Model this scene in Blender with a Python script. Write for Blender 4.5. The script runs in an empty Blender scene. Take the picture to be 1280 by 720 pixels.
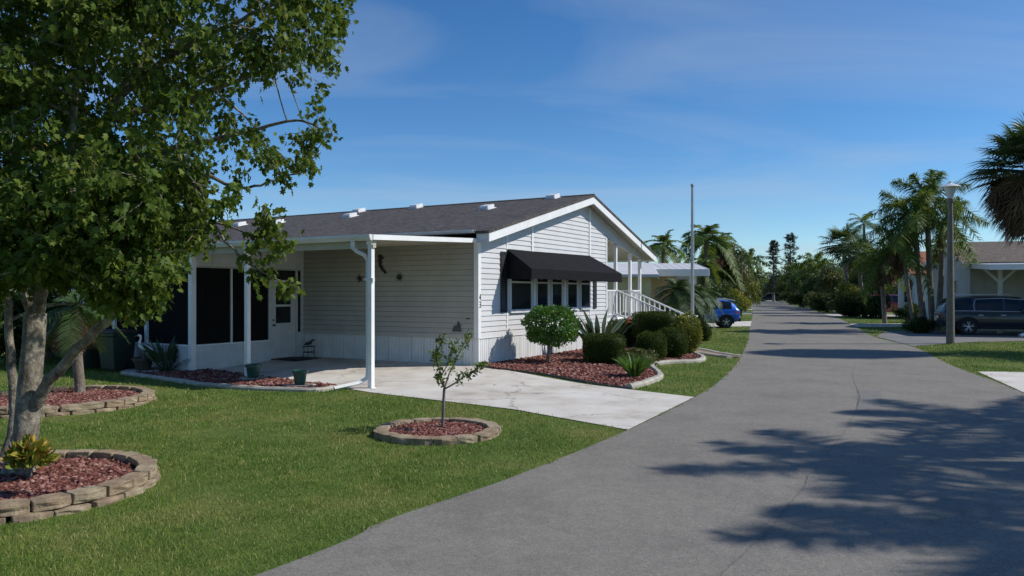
import bpy, bmesh, math, random
import numpy as np
from mathutils import Vector, Matrix
from mathutils.geometry import delaunay_2d_cdt
random.seed(7); rng = np.random.default_rng(11)
S = bpy.context.scene
COL = S.collection
R = math.radians
PI = math.pi

# ------------------------------------------------------------------ camera model
CZ, F, CX, HY = 1.8, 950.0, 640.0, 366.0
GB = -0.14                                        # level of the lawns and the road
ANG = R(-30.3)                                    # turn of the house
DX, DY = math.sin(-ANG), math.cos(ANG)            # along the gable wall
NX, NY = DY, -DX                                  # out of the gable wall
HX, HYY = -0.822, 18.6                            # near corner of the house

def h2w(x, y):
    return (HX + NX*x + DX*y, HYY + NY*x + DY*y)
def w2h(X, Y):
    a, b = X-HX, Y-HYY
    return (NX*a + NY*b, DX*a + DY*b)
def gz(X, Y):
    x, y = w2h(X, Y)
    dx = max(x, -22-x, 0); dy = max(-y, y-11.5, 0)
    d = min(math.hypot(dx, dy)/4.0, 1)
    return GB*d*d*(3-2*d)
def at(px, py, Y):
    return Vector(((px-CX)/F*Y, Y, CZ+(HY-py)/F*Y))
def gp(px, py):
    z = GB
    for _ in range(12):
        Y = (CZ-z)*F/(py-HY); X = (px-CX)/F*Y
        z = gz(X, Y)
    return (X, Y)
def tg(px):                                       # distance along the gable wall
    p = (px-CX)/F
    return (-HX+HYY*p)/(DX-DY*p)
def sl(px):                                       # distance along the long wall
    p = (px-CX)/F
    return (HX-p*HYY)/(NX+DX*p)

# ------------------------------------------------------------------ materials
def new_mat(name):
    m = bpy.data.materials.new(name); m.use_nodes = True
    nt = m.node_tree
    b = nt.nodes['Principled BSDF']
    return m, nt, b
def link(nt, a, b): nt.links.new(a, b)
def noise(nt, scale, detail=4, coord='Object', rough=.55, stretch=None):
    tc = nt.nodes.new('ShaderNodeTexCoord'); n = nt.nodes.new('ShaderNodeTexNoise')
    n.inputs['Scale'].default_value = scale; n.inputs['Detail'].default_value = detail; n.inputs['Roughness'].default_value = rough
    src = tc.outputs[coord]
    if stretch:
        mp = nt.nodes.new('ShaderNodeMapping'); mp.inputs['Scale'].default_value = stretch
        link(nt, src, mp.inputs['Vector']); src = mp.outputs['Vector']
    link(nt, src, n.inputs['Vector'])
    return n
def ramp(nt, fac, stops):
    r = nt.nodes.new('ShaderNodeValToRGB'); cr = r.color_ramp
    while len(cr.elements) < len(stops): cr.elements.new(.5)
    for e, (p, c) in zip(cr.elements, stops):
        e.position = p; e.color = (*c, 1) if len(c) == 3 else c
    link(nt, fac, r.inputs['Fac']); return r
def mixc(nt, fac, a, b, mode='MIX'):
    m = nt.nodes.new('ShaderNodeMix'); m.data_type = 'RGBA'; m.blend_type = mode
    for s, v in ((m.inputs[0], fac), (m.inputs[6], a), (m.inputs[7], b)):
        if hasattr(v, 'links') or hasattr(v, 'is_linked'): link(nt, v, s)
        elif isinstance(v, (int, float)): s.default_value = v
        else: s.default_value = (*v, 1)
    return m.outputs[2]
def bump(nt, b, height, strength=.3, dist=.02):
    n = nt.nodes.new('ShaderNodeBump'); n.inputs['Strength'].default_value = strength; n.inputs['Distance'].default_value = dist
    link(nt, height, n.inputs['Height']); link(nt, n.outputs['Normal'], b.inputs['Normal'])
def M(name, c, c2=None, scale=6, rough=.6, bmp=0, bdist=.01, bscale=None, metal=0, spec=.5, stretch=None, lo=.35, hi=.65):
    m, nt, b = new_mat(name)
    b.inputs['Roughness'].default_value = rough; b.inputs['Metallic'].default_value = metal
    b.inputs['Specular IOR Level'].default_value = spec
    c2 = c2 or tuple(x*.86 for x in c)
    n = noise(nt, scale, 5, stretch=stretch)
    r = ramp(nt, n.outputs['Fac'], [(lo, c), (hi, c2)])
    link(nt, r.outputs['Color'], b.inputs['Base Color'])
    if bmp:
        n2 = noise(nt, bscale or scale*4, 4)
        bump(nt, b, n2.outputs['Fac'], bmp, bdist)
    return m
def leafmat(name, stops, trans=.25, rough=.5, spec=.35):
    m, nt, b = new_mat(name)
    a = nt.nodes.new('ShaderNodeAttribute'); a.attribute_name = 'tint'
    r = ramp(nt, a.outputs['Fac'], stops)
    link(nt, r.outputs['Color'], b.inputs['Base Color'])
    b.inputs['Roughness'].default_value = rough; b.inputs['Specular IOR Level'].default_value = spec
    t = nt.nodes.new('ShaderNodeBsdfTranslucent'); mx = nt.nodes.new('ShaderNodeMixShader')
    g = mixc(nt, .4, r.outputs['Color'], (.25, .30, .03))
    link(nt, g, t.inputs['Color']); mx.inputs[0].default_value = trans
    link(nt, b.outputs[0], mx.inputs[1]); link(nt, t.outputs[0], mx.inputs[2])
    link(nt, mx.outputs[0], nt.nodes['Material Output'].inputs['Surface'])
    return m

MT = {}
MT['white'] = M('white_paint', (.86, .86, .85), (.79, .79, .78), 3, .45, .05)
MT['white_metal'] = M('white_metal', (.78, .78, .78), (.68, .69, .69), 2, .35)
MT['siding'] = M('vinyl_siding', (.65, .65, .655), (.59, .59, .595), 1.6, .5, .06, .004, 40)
MT['siding_cream_shaded'] = M('shaded_cream_siding', (.50, .49, .445), (.44, .43, .39), 1.6, .55, .06, .004, 40)  # long wall vinyl in cream, darkened so the carport's shade sits in the colour
MT['skirt'] = M('skirting_panel', (.75, .76, .76), (.66, .67, .67), 2.5, .5, .05, .004, 30)
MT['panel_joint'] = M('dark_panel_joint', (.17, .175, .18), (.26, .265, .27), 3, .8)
MT['lap_shade'] = M('painted_lap_shade', (.26, .25, .22), (.34, .33, .295), 3, .8)  # darker tone painting the shade line under each siding lap
MT['soffit'] = M('soffit_panel', (.46, .44, .36), (.40, .38, .31), 2, .6)
MT['lanai'] = M('lanai_stucco', (.66, .67, .67), (.56, .57, .57), 4, .7, .25, .006, 60)
MT['gutter'] = M('gutter_metal', (.55, .58, .62), (.42, .45, .5), 3, .4)
MT['black'] = M('black_paint', (.012, .012, .014), (.02, .02, .022), 5, .5)
MT['fabric'] = M('black_fabric', (.0075, .008, .010), (.012, .0125, .015), 8, .9, .3, .004, 90, spec=.15)
MT['dark_metal'] = M('dark_metal', (.05, .05, .05), (.08, .075, .07), 5, .5)
MT['iron'] = M('wrought_iron', (.02, .018, .016), (.05, .03, .02), 12, .6)
MT['grey_pole'] = M('galvanised_pole', (.42, .43, .43), (.34, .35, .35), 5, .4, metal=.2)
MT['terracotta'] = M('terracotta', (.42, .17, .07), (.3, .12, .05), 10, .8)
MT['green_pot'] = M('green_glazed_pot', (.02, .10, .075), (.03, .07, .06), 8, .35)
MT['brown_pot'] = M('brown_pot', (.045, .035, .03), (.08, .06, .05), 9, .5)
MT['bin'] = M('dark_green_plastic', (.012, .028, .02), (.02, .036, .028), 4, .5)
MT['binlid'] = M('bin_lid', (.05, .03, .025), (.07, .045, .04), 6, .6)
MT['concrete'] = M('kerb_concrete', (.46, .43, .37), (.33, .31, .26), 5, .85, .4, .01, 30)
MT['paver'] = M('paver', (.42, .38, .33), (.3, .27, .23), 7, .9, .4, .01, 40)
MT['block'] = M('tumbled_block', (.33, .25, .16), (.20, .145, .095), 7, .92, .7, .02, 26)
MT['block2'] = M('pale_tumbled_block', (.38, .31, .21), (.24, .185, .12), 7, .92, .7, .02, 26)
MT['lava'] = leafmat('red_lava_rock', [(0, (.08, .030, .025)), (.5, (.20, .078, .064)), (.85, (.29, .145, .12)), (1, (.40, .27, .23))], 0, .95, .1)
MT['mulch_base'] = M('mulch_base', (.085, .034, .028), (.04, .018, .015), 30, .95, .8, .02, 60)
MT['tan_wall'] = M('tan_wall', (.66, .52, .28), (.57, .45, .24), 2, .7)
MT['beige_wall'] = M('beige_wall', (.50, .49, .44), (.43, .42, .38), 2, .7)
MT['pale_wall'] = M('pale_wall', (.62, .64, .62), (.54, .56, .54), 2, .7)
MT['metal_roof'] = M('white_metal_roof', (.62, .62, .62), (.54, .54, .545), 2, .6)
MT['orange_roof'] = M('orange_roof', (.42, .15, .07), (.26, .09, .045), 5, .85)
MT['plastic_grey'] = M('grey_plastic', (.25, .25, .25), (.2, .2, .2), 4, .5)
MT['wood_pole'] = M('weathered_pole', (.22, .17, .12), (.13, .10, .075), 8, .85, .3, .01, 30, stretch=(1, 1, .15))
MT['lamp_grey'] = M('lamp_post_metal', (.20, .175, .145), (.14, .12, .10), 5, .6)
MT['rubber'] = M('tyre_rubber', (.014, .014, .014), (.022, .022, .022), 8, .85)
MT['alloy'] = M('alloy_rim', (.62, .63, .65), (.52, .53, .55), 6, .35, metal=.15)
MT['red_lens'] = M('red_lens', (.35, .012, .012), (.25, .01, .01), 6, .15)
MT['clear_lens'] = M('clear_lens', (.65, .66, .68), (.55, .56, .58), 6, .1)
MT['mat'] = M('door_mat', (.02, .02, .02), (.035, .033, .03), 30, .95)
MT['orange'] = M('orange_petal', (.62, .22, .05), (.5, .15, .03), 12, .6)

def carpaint(name, c):
    m, nt, b = new_mat(name)
    n = noise(nt, 1.3, 3)
    r = ramp(nt, n.outputs['Fac'], [(.35, c), (.7, tuple(x*.8+.004 for x in c))])
    link(nt, r.outputs['Color'], b.inputs['Base Color'])
    b.inputs['Roughness'].default_value = .32; b.inputs['Metallic'].default_value = .25
    b.inputs['Coat Weight'].default_value = .7; b.inputs['Coat Roughness'].default_value = .06
    return m
MT['suv_paint'] = carpaint('slate_blue_paint', (.028, .035, .046))
MT['blue_paint'] = carpaint('bright_blue_paint', (.006, .13, .62))
MT['red_paint'] = carpaint('dark_red_paint', (.16, .012, .014))
MT['white_paint_car'] = carpaint('white_roof_paint', (.75, .76, .78))
MT['black_paint_car'] = carpaint('black_car_paint', (.02, .02, .022))

def glassmat(name, c=(.012, .014, .016), rough=.04):
    m, nt, b = new_mat(name)
    n = noise(nt, 2.5, 3)
    r = ramp(nt, n.outputs['Fac'], [(.3, c), (.75, tuple(x*2.0 for x in c))])
    link(nt, r.outputs['Color'], b.inputs['Base Color'])
    b.inputs['Roughness'].default_value = rough; b.inputs['Specular IOR Level'].default_value = .45
    return m
MT['glass'] = glassmat('window_glass')
MT['car_glass'] = glassmat('car_glass', (.006, .008, .01), .03)

def screenmat():
    m, nt, b = new_mat('insect_screen')
    n = noise(nt, 3, 3)
    r = ramp(nt, n.outputs['Fac'], [(.3, (.010, .010, .011)), (.7, (.016, .016, .017))])
    link(nt, r.outputs['Color'], b.inputs['Base Color']); b.inputs['Roughness'].default_value = .9
    b.inputs['Specular IOR Level'].default_value = .1
    t = nt.nodes.new('ShaderNodeBsdfTransparent'); mx = nt.nodes.new('ShaderNodeMixShader'); mx.inputs[0].default_value = .28
    link(nt, b.outputs[0], mx.inputs[1]); link(nt, t.outputs[0], mx.inputs[2])
    link(nt, mx.outputs[0], nt.nodes['Material Output'].inputs['Surface'])
    return m
MT['screen'] = screenmat()

def shingles(name, a, b_, c_):
    m, nt, b = new_mat(name)
    tc = nt.nodes.new('ShaderNodeTexCoord'); br = nt.nodes.new('ShaderNodeTexBrick')
    link(nt, tc.outputs['Object'], br.inputs['Vector'])
    br.inputs['Color1'].default_value = (*a, 1); br.inputs['Color2'].default_value = (*b_, 1); br.inputs['Mortar'].default_value = (*c_, 1)
    br.inputs['Scale'].default_value = 1.0; br.inputs['Brick Width'].default_value = .32; br.inputs['Row Height'].default_value = .14
    br.inputs['Mortar Size'].default_value = .012; br.inputs['Bias'].default_value = -.1
    n = noise(nt, 1.2, 6, rough=.7); n3 = noise(nt, 9, 6, rough=.8, stretch=(.6, 1.5, 1))
    c = mixc(nt, .55, br.outputs['Color'], ramp(nt, n.outputs['Fac'], [(.3, a), (.55, b_), (.75, c_)]).outputs['Color'])
    c = mixc(nt, .6, c, ramp(nt, n3.outputs['Fac'], [(.36, tuple(x*.35 for x in a)), (.5, tuple(x*.75 for x in b_)), (.64, tuple(min(1, x*1.9) for x in b_))]).outputs['Color'])
    link(nt, c, b.inputs['Base Color']); b.inputs['Roughness'].default_value = .9
    b.inputs['Specular IOR Level'].default_value = .25
    bump(nt, b, br.outputs['Fac'], .5, -.012)
    return m
MT['shingle'] = shingles('grey_shingles', (.030, .028, .028), (.115, .102, .096), (.020, .019, .019))
MT['shingle_brown'] = shingles('brown_shingles', (.105, .085, .070), (.175, .145, .122), (.06, .05, .043))

def bark(name, a, b_, c_, sc=7):
    m, nt, b = new_mat(name)
    n = noise(nt, sc, 6, rough=.7, stretch=(1, 1, .5)); n2 = noise(nt, sc*3.1, 6, rough=.7)
    r = ramp(nt, n.outputs['Fac'], [(.32, a), (.5, b_), (.66, c_)])
    r2 = ramp(nt, n2.outputs['Fac'], [(.4, (.55, .55, .55)), (.62, (1, 1, 1))])
    link(nt, mixc(nt, .8, r.outputs['Color'], r2.outputs['Color'], 'MULTIPLY'), b.inputs['Base Color'])
    b.inputs['Roughness'].default_value = .9; bump(nt, b, n2.outputs['Fac'], .9, .03)
    return m
MT['maple_bark'] = bark('grey_maple_bark', (.075, .060, .045), (.27, .235, .18), (.52, .47, .38), 8)
MT['palm_bark'] = bark('palm_bark', (.13, .10, .075), (.24, .20, .16), (.34, .30, .25), 9)
MT['twig_bark'] = bark('pale_twig_bark', (.14, .12, .10), (.26, .23, .20), (.36, .33, .29), 14)

MT['maple_leaf'] = leafmat('maple_leaf', [(0, (.034, .066, .010)), (.5, (.090, .145, .020)), (.85, (.18, .225, .036)), (1, (.26, .25, .055))], .34, .55, .16)
MT['hedge_leaf'] = leafmat('clipped_hedge_leaf', [(0, (.016, .034, .006)), (.6, (.040, .072, .012)), (1, (.10, .145, .026))], .18, .6, .12)
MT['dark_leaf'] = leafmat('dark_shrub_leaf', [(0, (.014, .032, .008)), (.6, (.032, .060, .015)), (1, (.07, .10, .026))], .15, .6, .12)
MT['bright_leaf'] = leafmat('bright_shrub_leaf', [(0, (.04, .12, .018)), (.6, (.075, .20, .03)), (1, (.13, .29, .05))], .25, .35, .45)
MT['yellow_leaf'] = leafmat('yellow_croton_leaf', [(0, (.06, .10, .02)), (.45, (.16, .19, .03)), (.8, (.42, .38, .05)), (1, (.55, .46, .08))], .25)
MT['croton_leaf'] = leafmat('red_croton_leaf', [(0, (.07, .13, .02)), (.45, (.20, .24, .03)), (.62, (.45, .32, .05)), (.8, (.48, .15, .05)), (1, (.38, .08, .04))], .25)
MT['spiky_leaf'] = leafmat('bird_of_paradise_leaf', [(0, (.022, .045, .022)), (.6, (.045, .085, .042)), (1, (.085, .13, .07))], .12, .35, .5)
MT['lily_leaf'] = leafmat('lily_leaf', [(0, (.05, .13, .02)), (.6, (.10, .23, .035)), (1, (.20, .34, .07))], .25)
MT['lime_leaf'] = leafmat('citrus_leaf', [(0, (.06, .11, .02)), (.6, (.13, .19, .035)), (1, (.24, .29, .07))], .28, .4)
MT['palm_leaf'] = leafmat('palm_leaflet', [(0, (.045, .085, .018)), (.55, (.105, .165, .032)), (.9, (.20, .25, .05)), (1, (.32, .30, .09))], .38, .5, .25)
MT['date_leaf'] = leafmat('date_palm_leaflet', [(0, (.03, .065, .022)), (.6, (.06, .11, .035)), (1, (.13, .18, .06))], .22)
MT['fan_leaf'] = leafmat('fan_palm_leaf', [(0, (.03, .055, .02)), (.6, (.06, .10, .035)), (1, (.12, .16, .06))], .2)
MT['dead_frond'] = leafmat('dead_frond', [(0, (.07, .045, .028)), (.6, (.14, .09, .055)), (1, (.24, .17, .10))], .15, .8, .1)
MT['pine_leaf'] = leafmat('norfolk_needles', [(0, (.015, .032, .018)), (.6, (.03, .055, .03)), (1, (.055, .085, .045))], .1)
MT['wood_leaf'] = leafmat('broad_leaf', [(0, (.03, .06, .016)), (.6, (.06, .105, .028)), (1, (.13, .17, .05))], .22)
MT['olive_leaf'] = leafmat('olive_leaf', [(0, (.06, .075, .024)), (.6, (.12, .135, .04)), (1, (.22, .20, .07))], .22)

def grassmat(name, blade):
    m, nt, b = new_mat(name)
    n = noise(nt, .55, 5, rough=.6); n2 = noise(nt, 3.2, 4, rough=.65); n3 = noise(nt, 45, 3)
    c = ramp(nt, n2.outputs['Fac'], [(.32, (.044, .100, .013)), (.50, (.088, .165, .024)), (.66, (.190, .235, .050))]).outputs['Color']
    c2 = ramp(nt, n.outputs['Fac'], [(.38, (.058, .125, .015)), (.52, (.120, .175, .028)), (.64, (.290, .250, .090))]).outputs['Color']
    c = mixc(nt, .5, c, c2)
    if blade:
        a = nt.nodes.new('ShaderNodeAttribute'); a.attribute_name = 'tint'
        c = mixc(nt, a.outputs['Fac'], c, ramp(nt, a.outputs['Fac'], [(0, (.045, .105, .012)), (.75, (.145, .21, .036)), (.9, (.40, .33, .15))]).outputs['Color'])
        c = mixc(nt, 1.0, c, (1.4, 1.38, 1.3), 'MULTIPLY')
        t = nt.nodes.new('ShaderNodeBsdfTranslucent'); link(nt, c, t.inputs['Color'])
        mx = nt.nodes.new('ShaderNodeMixShader'); mx.inputs[0].default_value = .3
        link(nt, b.outputs[0], mx.inputs[1]); link(nt, t.outputs[0], mx.inputs[2])
        link(nt, mx.outputs[0], nt.nodes['Material Output'].inputs['Surface'])
        b.inputs['Roughness'].default_value = .6
    else:
        c = mixc(nt, .45, c, ramp(nt, n3.outputs['Fac'], [(.35, (.03, .045, .012)), (.65, (.16, .19, .05))]).outputs['Color'])
        b.inputs['Roughness'].default_value = .95
        bump(nt, b, n3.outputs['Fac'], .8, .03)
    b.inputs['Specular IOR Level'].default_value = .2
    link(nt, c, b.inputs['Base Color'])
    return m
MT['lawn'] = grassmat('lawn_soil', False); MT['blade'] = grassmat('grass_blade', True)

def asphalt():
    m, nt, b = new_mat('old_asphalt')
    n = noise(nt, .35, 5); n2 = noise(nt, 85, 3, rough=.8); n3 = noise(nt, 6, 4); n5 = noise(nt, .8, 7, rough=.72)
    c = ramp(nt, n.outputs['Fac'], [(.3, (.180, .169, .152)), (.7, (.232, .217, .195))]).outputs['Color']
    c = mixc(nt, .6, c, ramp(nt, n2.outputs['Fac'], [(.36, (.070, .068, .065)), (.5, (.195, .184, .166)), (.66, (.42, .40, .37))]).outputs['Color'])
    c = mixc(nt, .35, c, ramp(nt, n3.outputs['Fac'], [(.35, (.150, .142, .130)), (.65, (.22, .208, .188))]).outputs['Color'])
    c = mixc(nt, .5, c, ramp(nt, n5.outputs['Fac'], [(.36, (.62, .62, .63)), (.5, (.92, .92, .92)), (.64, (1.06, 1.06, 1.05))]).outputs['Color'], 'MULTIPLY')
    n6 = noise(nt, 24, 2, rough=.6)
    c = mixc(nt, .14, c, ramp(nt, n6.outputs['Fac'], [(.36, (.12, .113, .102)), (.5, (.19, .18, .163)), (.64, (.30, .285, .262))]).outputs['Color'])
    # fine wandering cracks
    tc = nt.nodes.new('ShaderNodeTexCoord'); v = nt.nodes.new('ShaderNodeTexVoronoi'); v.feature = 'DISTANCE_TO_EDGE'; v.inputs['Scale'].default_value = .16
    nd = noise(nt, 1.1, 5); ad = nt.nodes.new('ShaderNodeVectorMath'); ad.operation = 'ADD'
    link(nt, tc.outputs['Object'], ad.inputs[0]); link(nt, nd.outputs['Color'], ad.inputs[1]); link(nt, ad.outputs[0], v.inputs['Vector'])
    k = ramp(nt, v.outputs['Distance'], [(.0, (.62, .61, .6)), (.0016, (.8, .8, .8)), (.0035, (1, 1, 1))])
    c = mixc(nt, .15, c, k.outputs['Color'], 'MULTIPLY'); c = mixc(nt, 1.0, c, (1.10, 1.085, 1.05), 'MULTIPLY')
    link(nt, c, b.inputs['Base Color']); b.inputs['Roughness'].default_value = .9; b.inputs['Specular IOR Level'].default_value = .25
    bump(nt, b, n2.outputs['Fac'], .6, .008)
    return m
MT['asphalt'] = asphalt()
def crete():
    m, nt, b = new_mat('driveway_concrete')
    n = noise(nt, .8, 6, rough=.65); n2 = noise(nt, 70, 3)
    c = ramp(nt, n.outputs['Fac'], [(.32, (.36, .31, .25)), (.46, (.56, .515, .45)), (.62, (.68, .655, .60))]).outputs['Color']
    c = mixc(nt, .25, c, ramp(nt, n2.outputs['Fac'], [(.35, (.38, .35, .31)), (.65, (.72, .70, .66))]).outputs['Color'])
    tc = nt.nodes.new('ShaderNodeTexCoord'); v = nt.nodes.new('ShaderNodeTexVoronoi'); v.feature = 'DISTANCE_TO_EDGE'; v.inputs['Scale'].default_value = .42
    nd = noise(nt, 1.7, 5); ad = nt.nodes.new('ShaderNodeVectorMath'); ad.operation = 'ADD'
    link(nt, tc.outputs['Object'], ad.inputs[0]); link(nt, nd.outputs['Color'], ad.inputs[1]); link(nt, ad.outputs[0], v.inputs['Vector'])
    n4 = noise(nt, .5, 2)
    k = ramp(nt, v.outputs['Distance'], [(.0, (.35, .32, .28)), (.006, (.55, .52, .48)), (.014, (1, 1, 1))])
    msk = ramp(nt, n4.outputs['Fac'], [(.42, (0, 0, 0)), (.5, (1, 1, 1))])
    c = mixc(nt, msk.outputs['Color'], c, mixc(nt, .75, c, k.outputs['Color'], 'MULTIPLY'))
    link(nt, c, b.inputs['Base Color']); b.inputs['Roughness'].default_value = .88; b.inputs['Specular IOR Level'].default_value = .25
    bump(nt, b, n2.outputs['Fac'], .3, .006)
    return m
MT['drive'] = crete()

# ------------------------------------------------------------------ objects
def props(o, label=None, cat=None, group=None, kind=None):
    if label: o['label'] = label
    if cat: o['category'] = cat
    if group: o['group'] = group
    if kind: o['kind'] = kind
    return o
def thing(name, label, cat, loc=(0, 0, 0), rz=0, group=None):
    o = bpy.data.objects.new(name, None); COL.objects.link(o)
    o.location = loc; o.rotation_euler = (0, 0, rz); o.empty_display_size = .2
    return props(o, label, cat, group)
def add_obj(name, me, mat, parent=None):
    o = bpy.data.objects.new(name, me); COL.objects.link(o)
    for m in (mat if isinstance(mat, (list, tuple)) else [mat]): me.materials.append(m)
    if parent is not None: o.parent = parent
    return o
def copy_tree(o, parent=None, loc=None, rz=None):
    c = o.copy(); COL.objects.link(c)
    if parent is not None: c.parent = parent
    if loc is not None: c.location = loc
    if rz is not None: c.rotation_euler = (0, 0, rz)
    for ch in list(o.children):
        copy_tree(ch, c)
    return c

class MB:
    def __init__(s): s.v = []; s.f = []; s.m = []
    def add(s, vs, fs, m=0):
        o = len(s.v); s.v += [tuple(p) for p in vs]
        s.f += [tuple(i+o for i in f) for f in fs]; s.m += [m]*len(fs); return s
    def box(s, x0, x1, y0, y1, z0, z1, m=0):
        return s.add([(x0,y0,z0),(x1,y0,z0),(x1,y1,z0),(x0,y1,z0),(x0,y0,z1),(x1,y0,z1),(x1,y1,z1),(x0,y1,z1)],
                     [(0,3,2,1),(4,5,6,7),(0,1,5,4),(1,2,6,5),(2,3,7,6),(3,0,4,7)], m)
    def prism(s, poly, vec, m=0):
        n = len(poly); v = Vector(vec)
        return s.add(list(poly)+[tuple(Vector(p)+v) for p in poly],
                     [tuple(range(n))[::-1], tuple(range(n, 2*n))]+[(i, (i+1)%n, (i+1)%n+n, i+n) for i in range(n)], m)
    def quad(s, a, b, c, d, m=0): return s.add([a, b, c, d], [(0, 1, 2, 3)], m)
    def tube(s, pts, rad, n=8, m=0, cap=True, flat=None):
        pts = [Vector(p) for p in pts]
        if isinstance(rad, (int, float)): rad = [rad]*len(pts)
        base = len(s.v); prev = None
        for i, p in enumerate(pts):
            t = (pts[min(i+1, len(pts)-1)]-pts[max(i-1, 0)]).normalized()
            if prev is None:
                u = t.cross(Vector((0, 0, 1)))
                if u.length < .05: u = t.cross(Vector((1, 0, 0)))
            else: u = prev - t*prev.dot(t)
            u.normalize(); prev = u; w = t.cross(u)
            for k in range(n):
                a = 2*PI*k/n + (PI/n if n == 4 else 0)
                s.v.append(tuple(p + (u*math.cos(a)+w*math.sin(a))*rad[i]))
        for i in range(len(pts)-1):
            for k in range(n):
                s.f.append((base+i*n+k, base+i*n+(k+1)%n, base+(i+1)*n+(k+1)%n, base+(i+1)*n+k)); s.m.append(m)
        if cap:
            s.f.append(tuple(base+k for k in range(n))[::-1]); s.m.append(m)
            e = base+(len(pts)-1)*n
            s.f.append(tuple(e+k for k in range(n))); s.m.append(m)
        return s
    def lathe(s, prof, n=24, c=(0, 0, 0), axis='z', m=0):
        base = len(s.v)
        for r, h in prof:
            for k in range(n):
                a = 2*PI*k/n; p = (r*math.cos(a), r*math.sin(a), h)
                if axis == 'y': p = (p[0], p[2], p[1])
                s.v.append((c[0]+p[0], c[1]+p[1], c[2]+p[2]))
        for i in range(len(prof)-1):
            for k in range(n):
                s.f.append((base+i*n+k, base+i*n+(k+1)%n, base+(i+1)*n+(k+1)%n, base+(i+1)*n+k)); s.m.append(m)
        s.f.append(tuple(base+k for k in range(n))[::-1]); s.m.append(m)
        e = base+(len(prof)-1)*n; s.f.append(tuple(e+k for k in range(n))); s.m.append(m)
        return s
    def build(s, name, mat, parent=None, bevel=0, smooth=False):
        me = bpy.data.meshes.new(name); me.from_pydata(s.v, [], s.f); me.update()
        o = add_obj(name, me, mat, parent)
        if any(s.m): me.polygons.foreach_set('material_index', s.m)
        if smooth:
            me.polygons.foreach_set('use_smooth', [True]*len(me.polygons))
            try: me.set_sharp_from_angle(angle=R(40))
            except Exception: pass
        if bevel:
            b = o.modifiers.new('bevel', 'BEVEL'); b.width = bevel; b.segments = 2; b.limit_method = 'ANGLE'; b.angle_limit = R(40)
        return o

def np_obj(name, V, Fc, mat, parent=None, tint=None, smooth=False):
    V = np.asarray(V, np.float32); Fc = np.asarray(Fc, np.int32)
    me = bpy.data.meshes.new(name); k = Fc.shape[1]
    me.vertices.add(len(V)); me.vertices.foreach_set('co', V.ravel())
    me.loops.add(Fc.size); me.loops.foreach_set('vertex_index', Fc.ravel())
    me.polygons.add(len(Fc)); me.polygons.foreach_set('loop_start', np.arange(0, Fc.size, k, dtype=np.int32))
    if smooth: me.polygons.foreach_set('use_smooth', np.ones(len(Fc), bool))
    me.update(calc_edges=True)
    if tint is not None:
        a = me.attributes.new('tint', 'FLOAT', 'POINT'); a.data.foreach_set('value', np.asarray(tint, np.float32))
    return add_obj(name, me, mat, parent)

def nrm(a): return a/np.maximum(np.linalg.norm(a, axis=-1, keepdims=True), 1e-9)
# leaf shapes: (points, triangles), axis +Y, unit length
def fan(outline, c=(0, .42, .05)):
    P = np.array([c]+outline, float); n = len(outline)
    return P, np.array([(0, 1+i, 1+(i+1) % n) for i in range(n)])
L_MAPLE = fan([(0, 0, 0), (.22, .10, -.02), (.50, .22, -.10), (.30, .36, -.03), (.46, .66, -.12), (.18, .62, -.03), (0, 1.0, -.16),
               (-.18, .62, -.03), (-.46, .66, -.12), (-.30, .36, -.03), (-.50, .22, -.10), (-.22, .10, -.02)])
L_OVAL = (np.array([(0, 0, 0), (.24, .4, .06), (0, .45, -.03), (-.24, .4, .06), (.16, .78, .02), (-.16, .78, .02), (0, 1, -.06)], float),
          np.array([(0, 1, 2), (0, 2, 3), (1, 4, 2), (2, 5, 3), (2, 4, 6), (2, 6, 5)]))
L_DIAM = (np.array([(0, 0, 0), (.26, .5, .04), (0, 1, 0), (-.26, .5, .04)], float), np.array([(0, 1, 2), (0, 2, 3)]))
L_STRIP = (np.array([(-.5, 0, 0), (.5, 0, 0), (.38, .6, 0), (-.38, .6, 0), (0, 1, 0)], float), np.array([(0, 1, 2), (0, 2, 3), (3, 2, 4)]))

def cloud_arrays(pos, axis, size, T, width=None, roll=None, droop=None):
    P, Fc = T; n = len(pos); k = len(P)
    a = nrm(axis); r = rng.normal(size=(n, 3)) if roll is None else roll
    b = nrm(np.cross(a, r)); c = np.cross(a, b)
    w = size if width is None else width
    V = pos[:, None, :] + (P[None, :, 0, None]*w[:, None, None])*b[:, None, :] + (P[None, :, 1, None]*size[:, None, None])*a[:, None, :] \
        + (P[None, :, 2, None]*size[:, None, None])*c[:, None, :]
    if droop is not None: V[:, :, 2] -= (P[None, :, 1]**2)*droop[:, None]
    FF = (Fc[None]+(np.arange(n)*k)[:, None, None]).reshape(-1, 3)
    return V.reshape(-1, 3), FF, k
class Cloud:
    """many small leaves gathered into one mesh"""
    def __init__(s): s.V = []; s.F = []; s.t = []; s.n = 0
    def add(s, pos, axis, size, T, tint=None, **kw):
        pos = np.asarray(pos, float); n = len(pos)
        size = np.broadcast_to(np.asarray(size, float), (n,))
        for q in ('width', 'droop'):
            if kw.get(q) is not None: kw[q] = np.broadcast_to(np.asarray(kw[q], float), (n,))
        V, Fc, k = cloud_arrays(pos, np.asarray(axis, float), size, T, **kw)
        s.V.append(V); s.F.append(Fc+s.n); s.n += len(V)
        if tint is None: tint = rng.random(n)
        s.t.append(np.repeat(np.broadcast_to(np.asarray(tint, float), (n,)), k)); return s
    def raw(s, V, Fc, t):
        s.V.append(np.asarray(V, float)); s.F.append(np.asarray(Fc)+s.n); s.n += len(V); s.t.append(np.full(len(V), t)); return s
    def build(s, name, mat, parent=None):
        return np_obj(name, np.concatenate(s.V), np.concatenate(s.F), mat, parent, np.concatenate(s.t))

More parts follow.
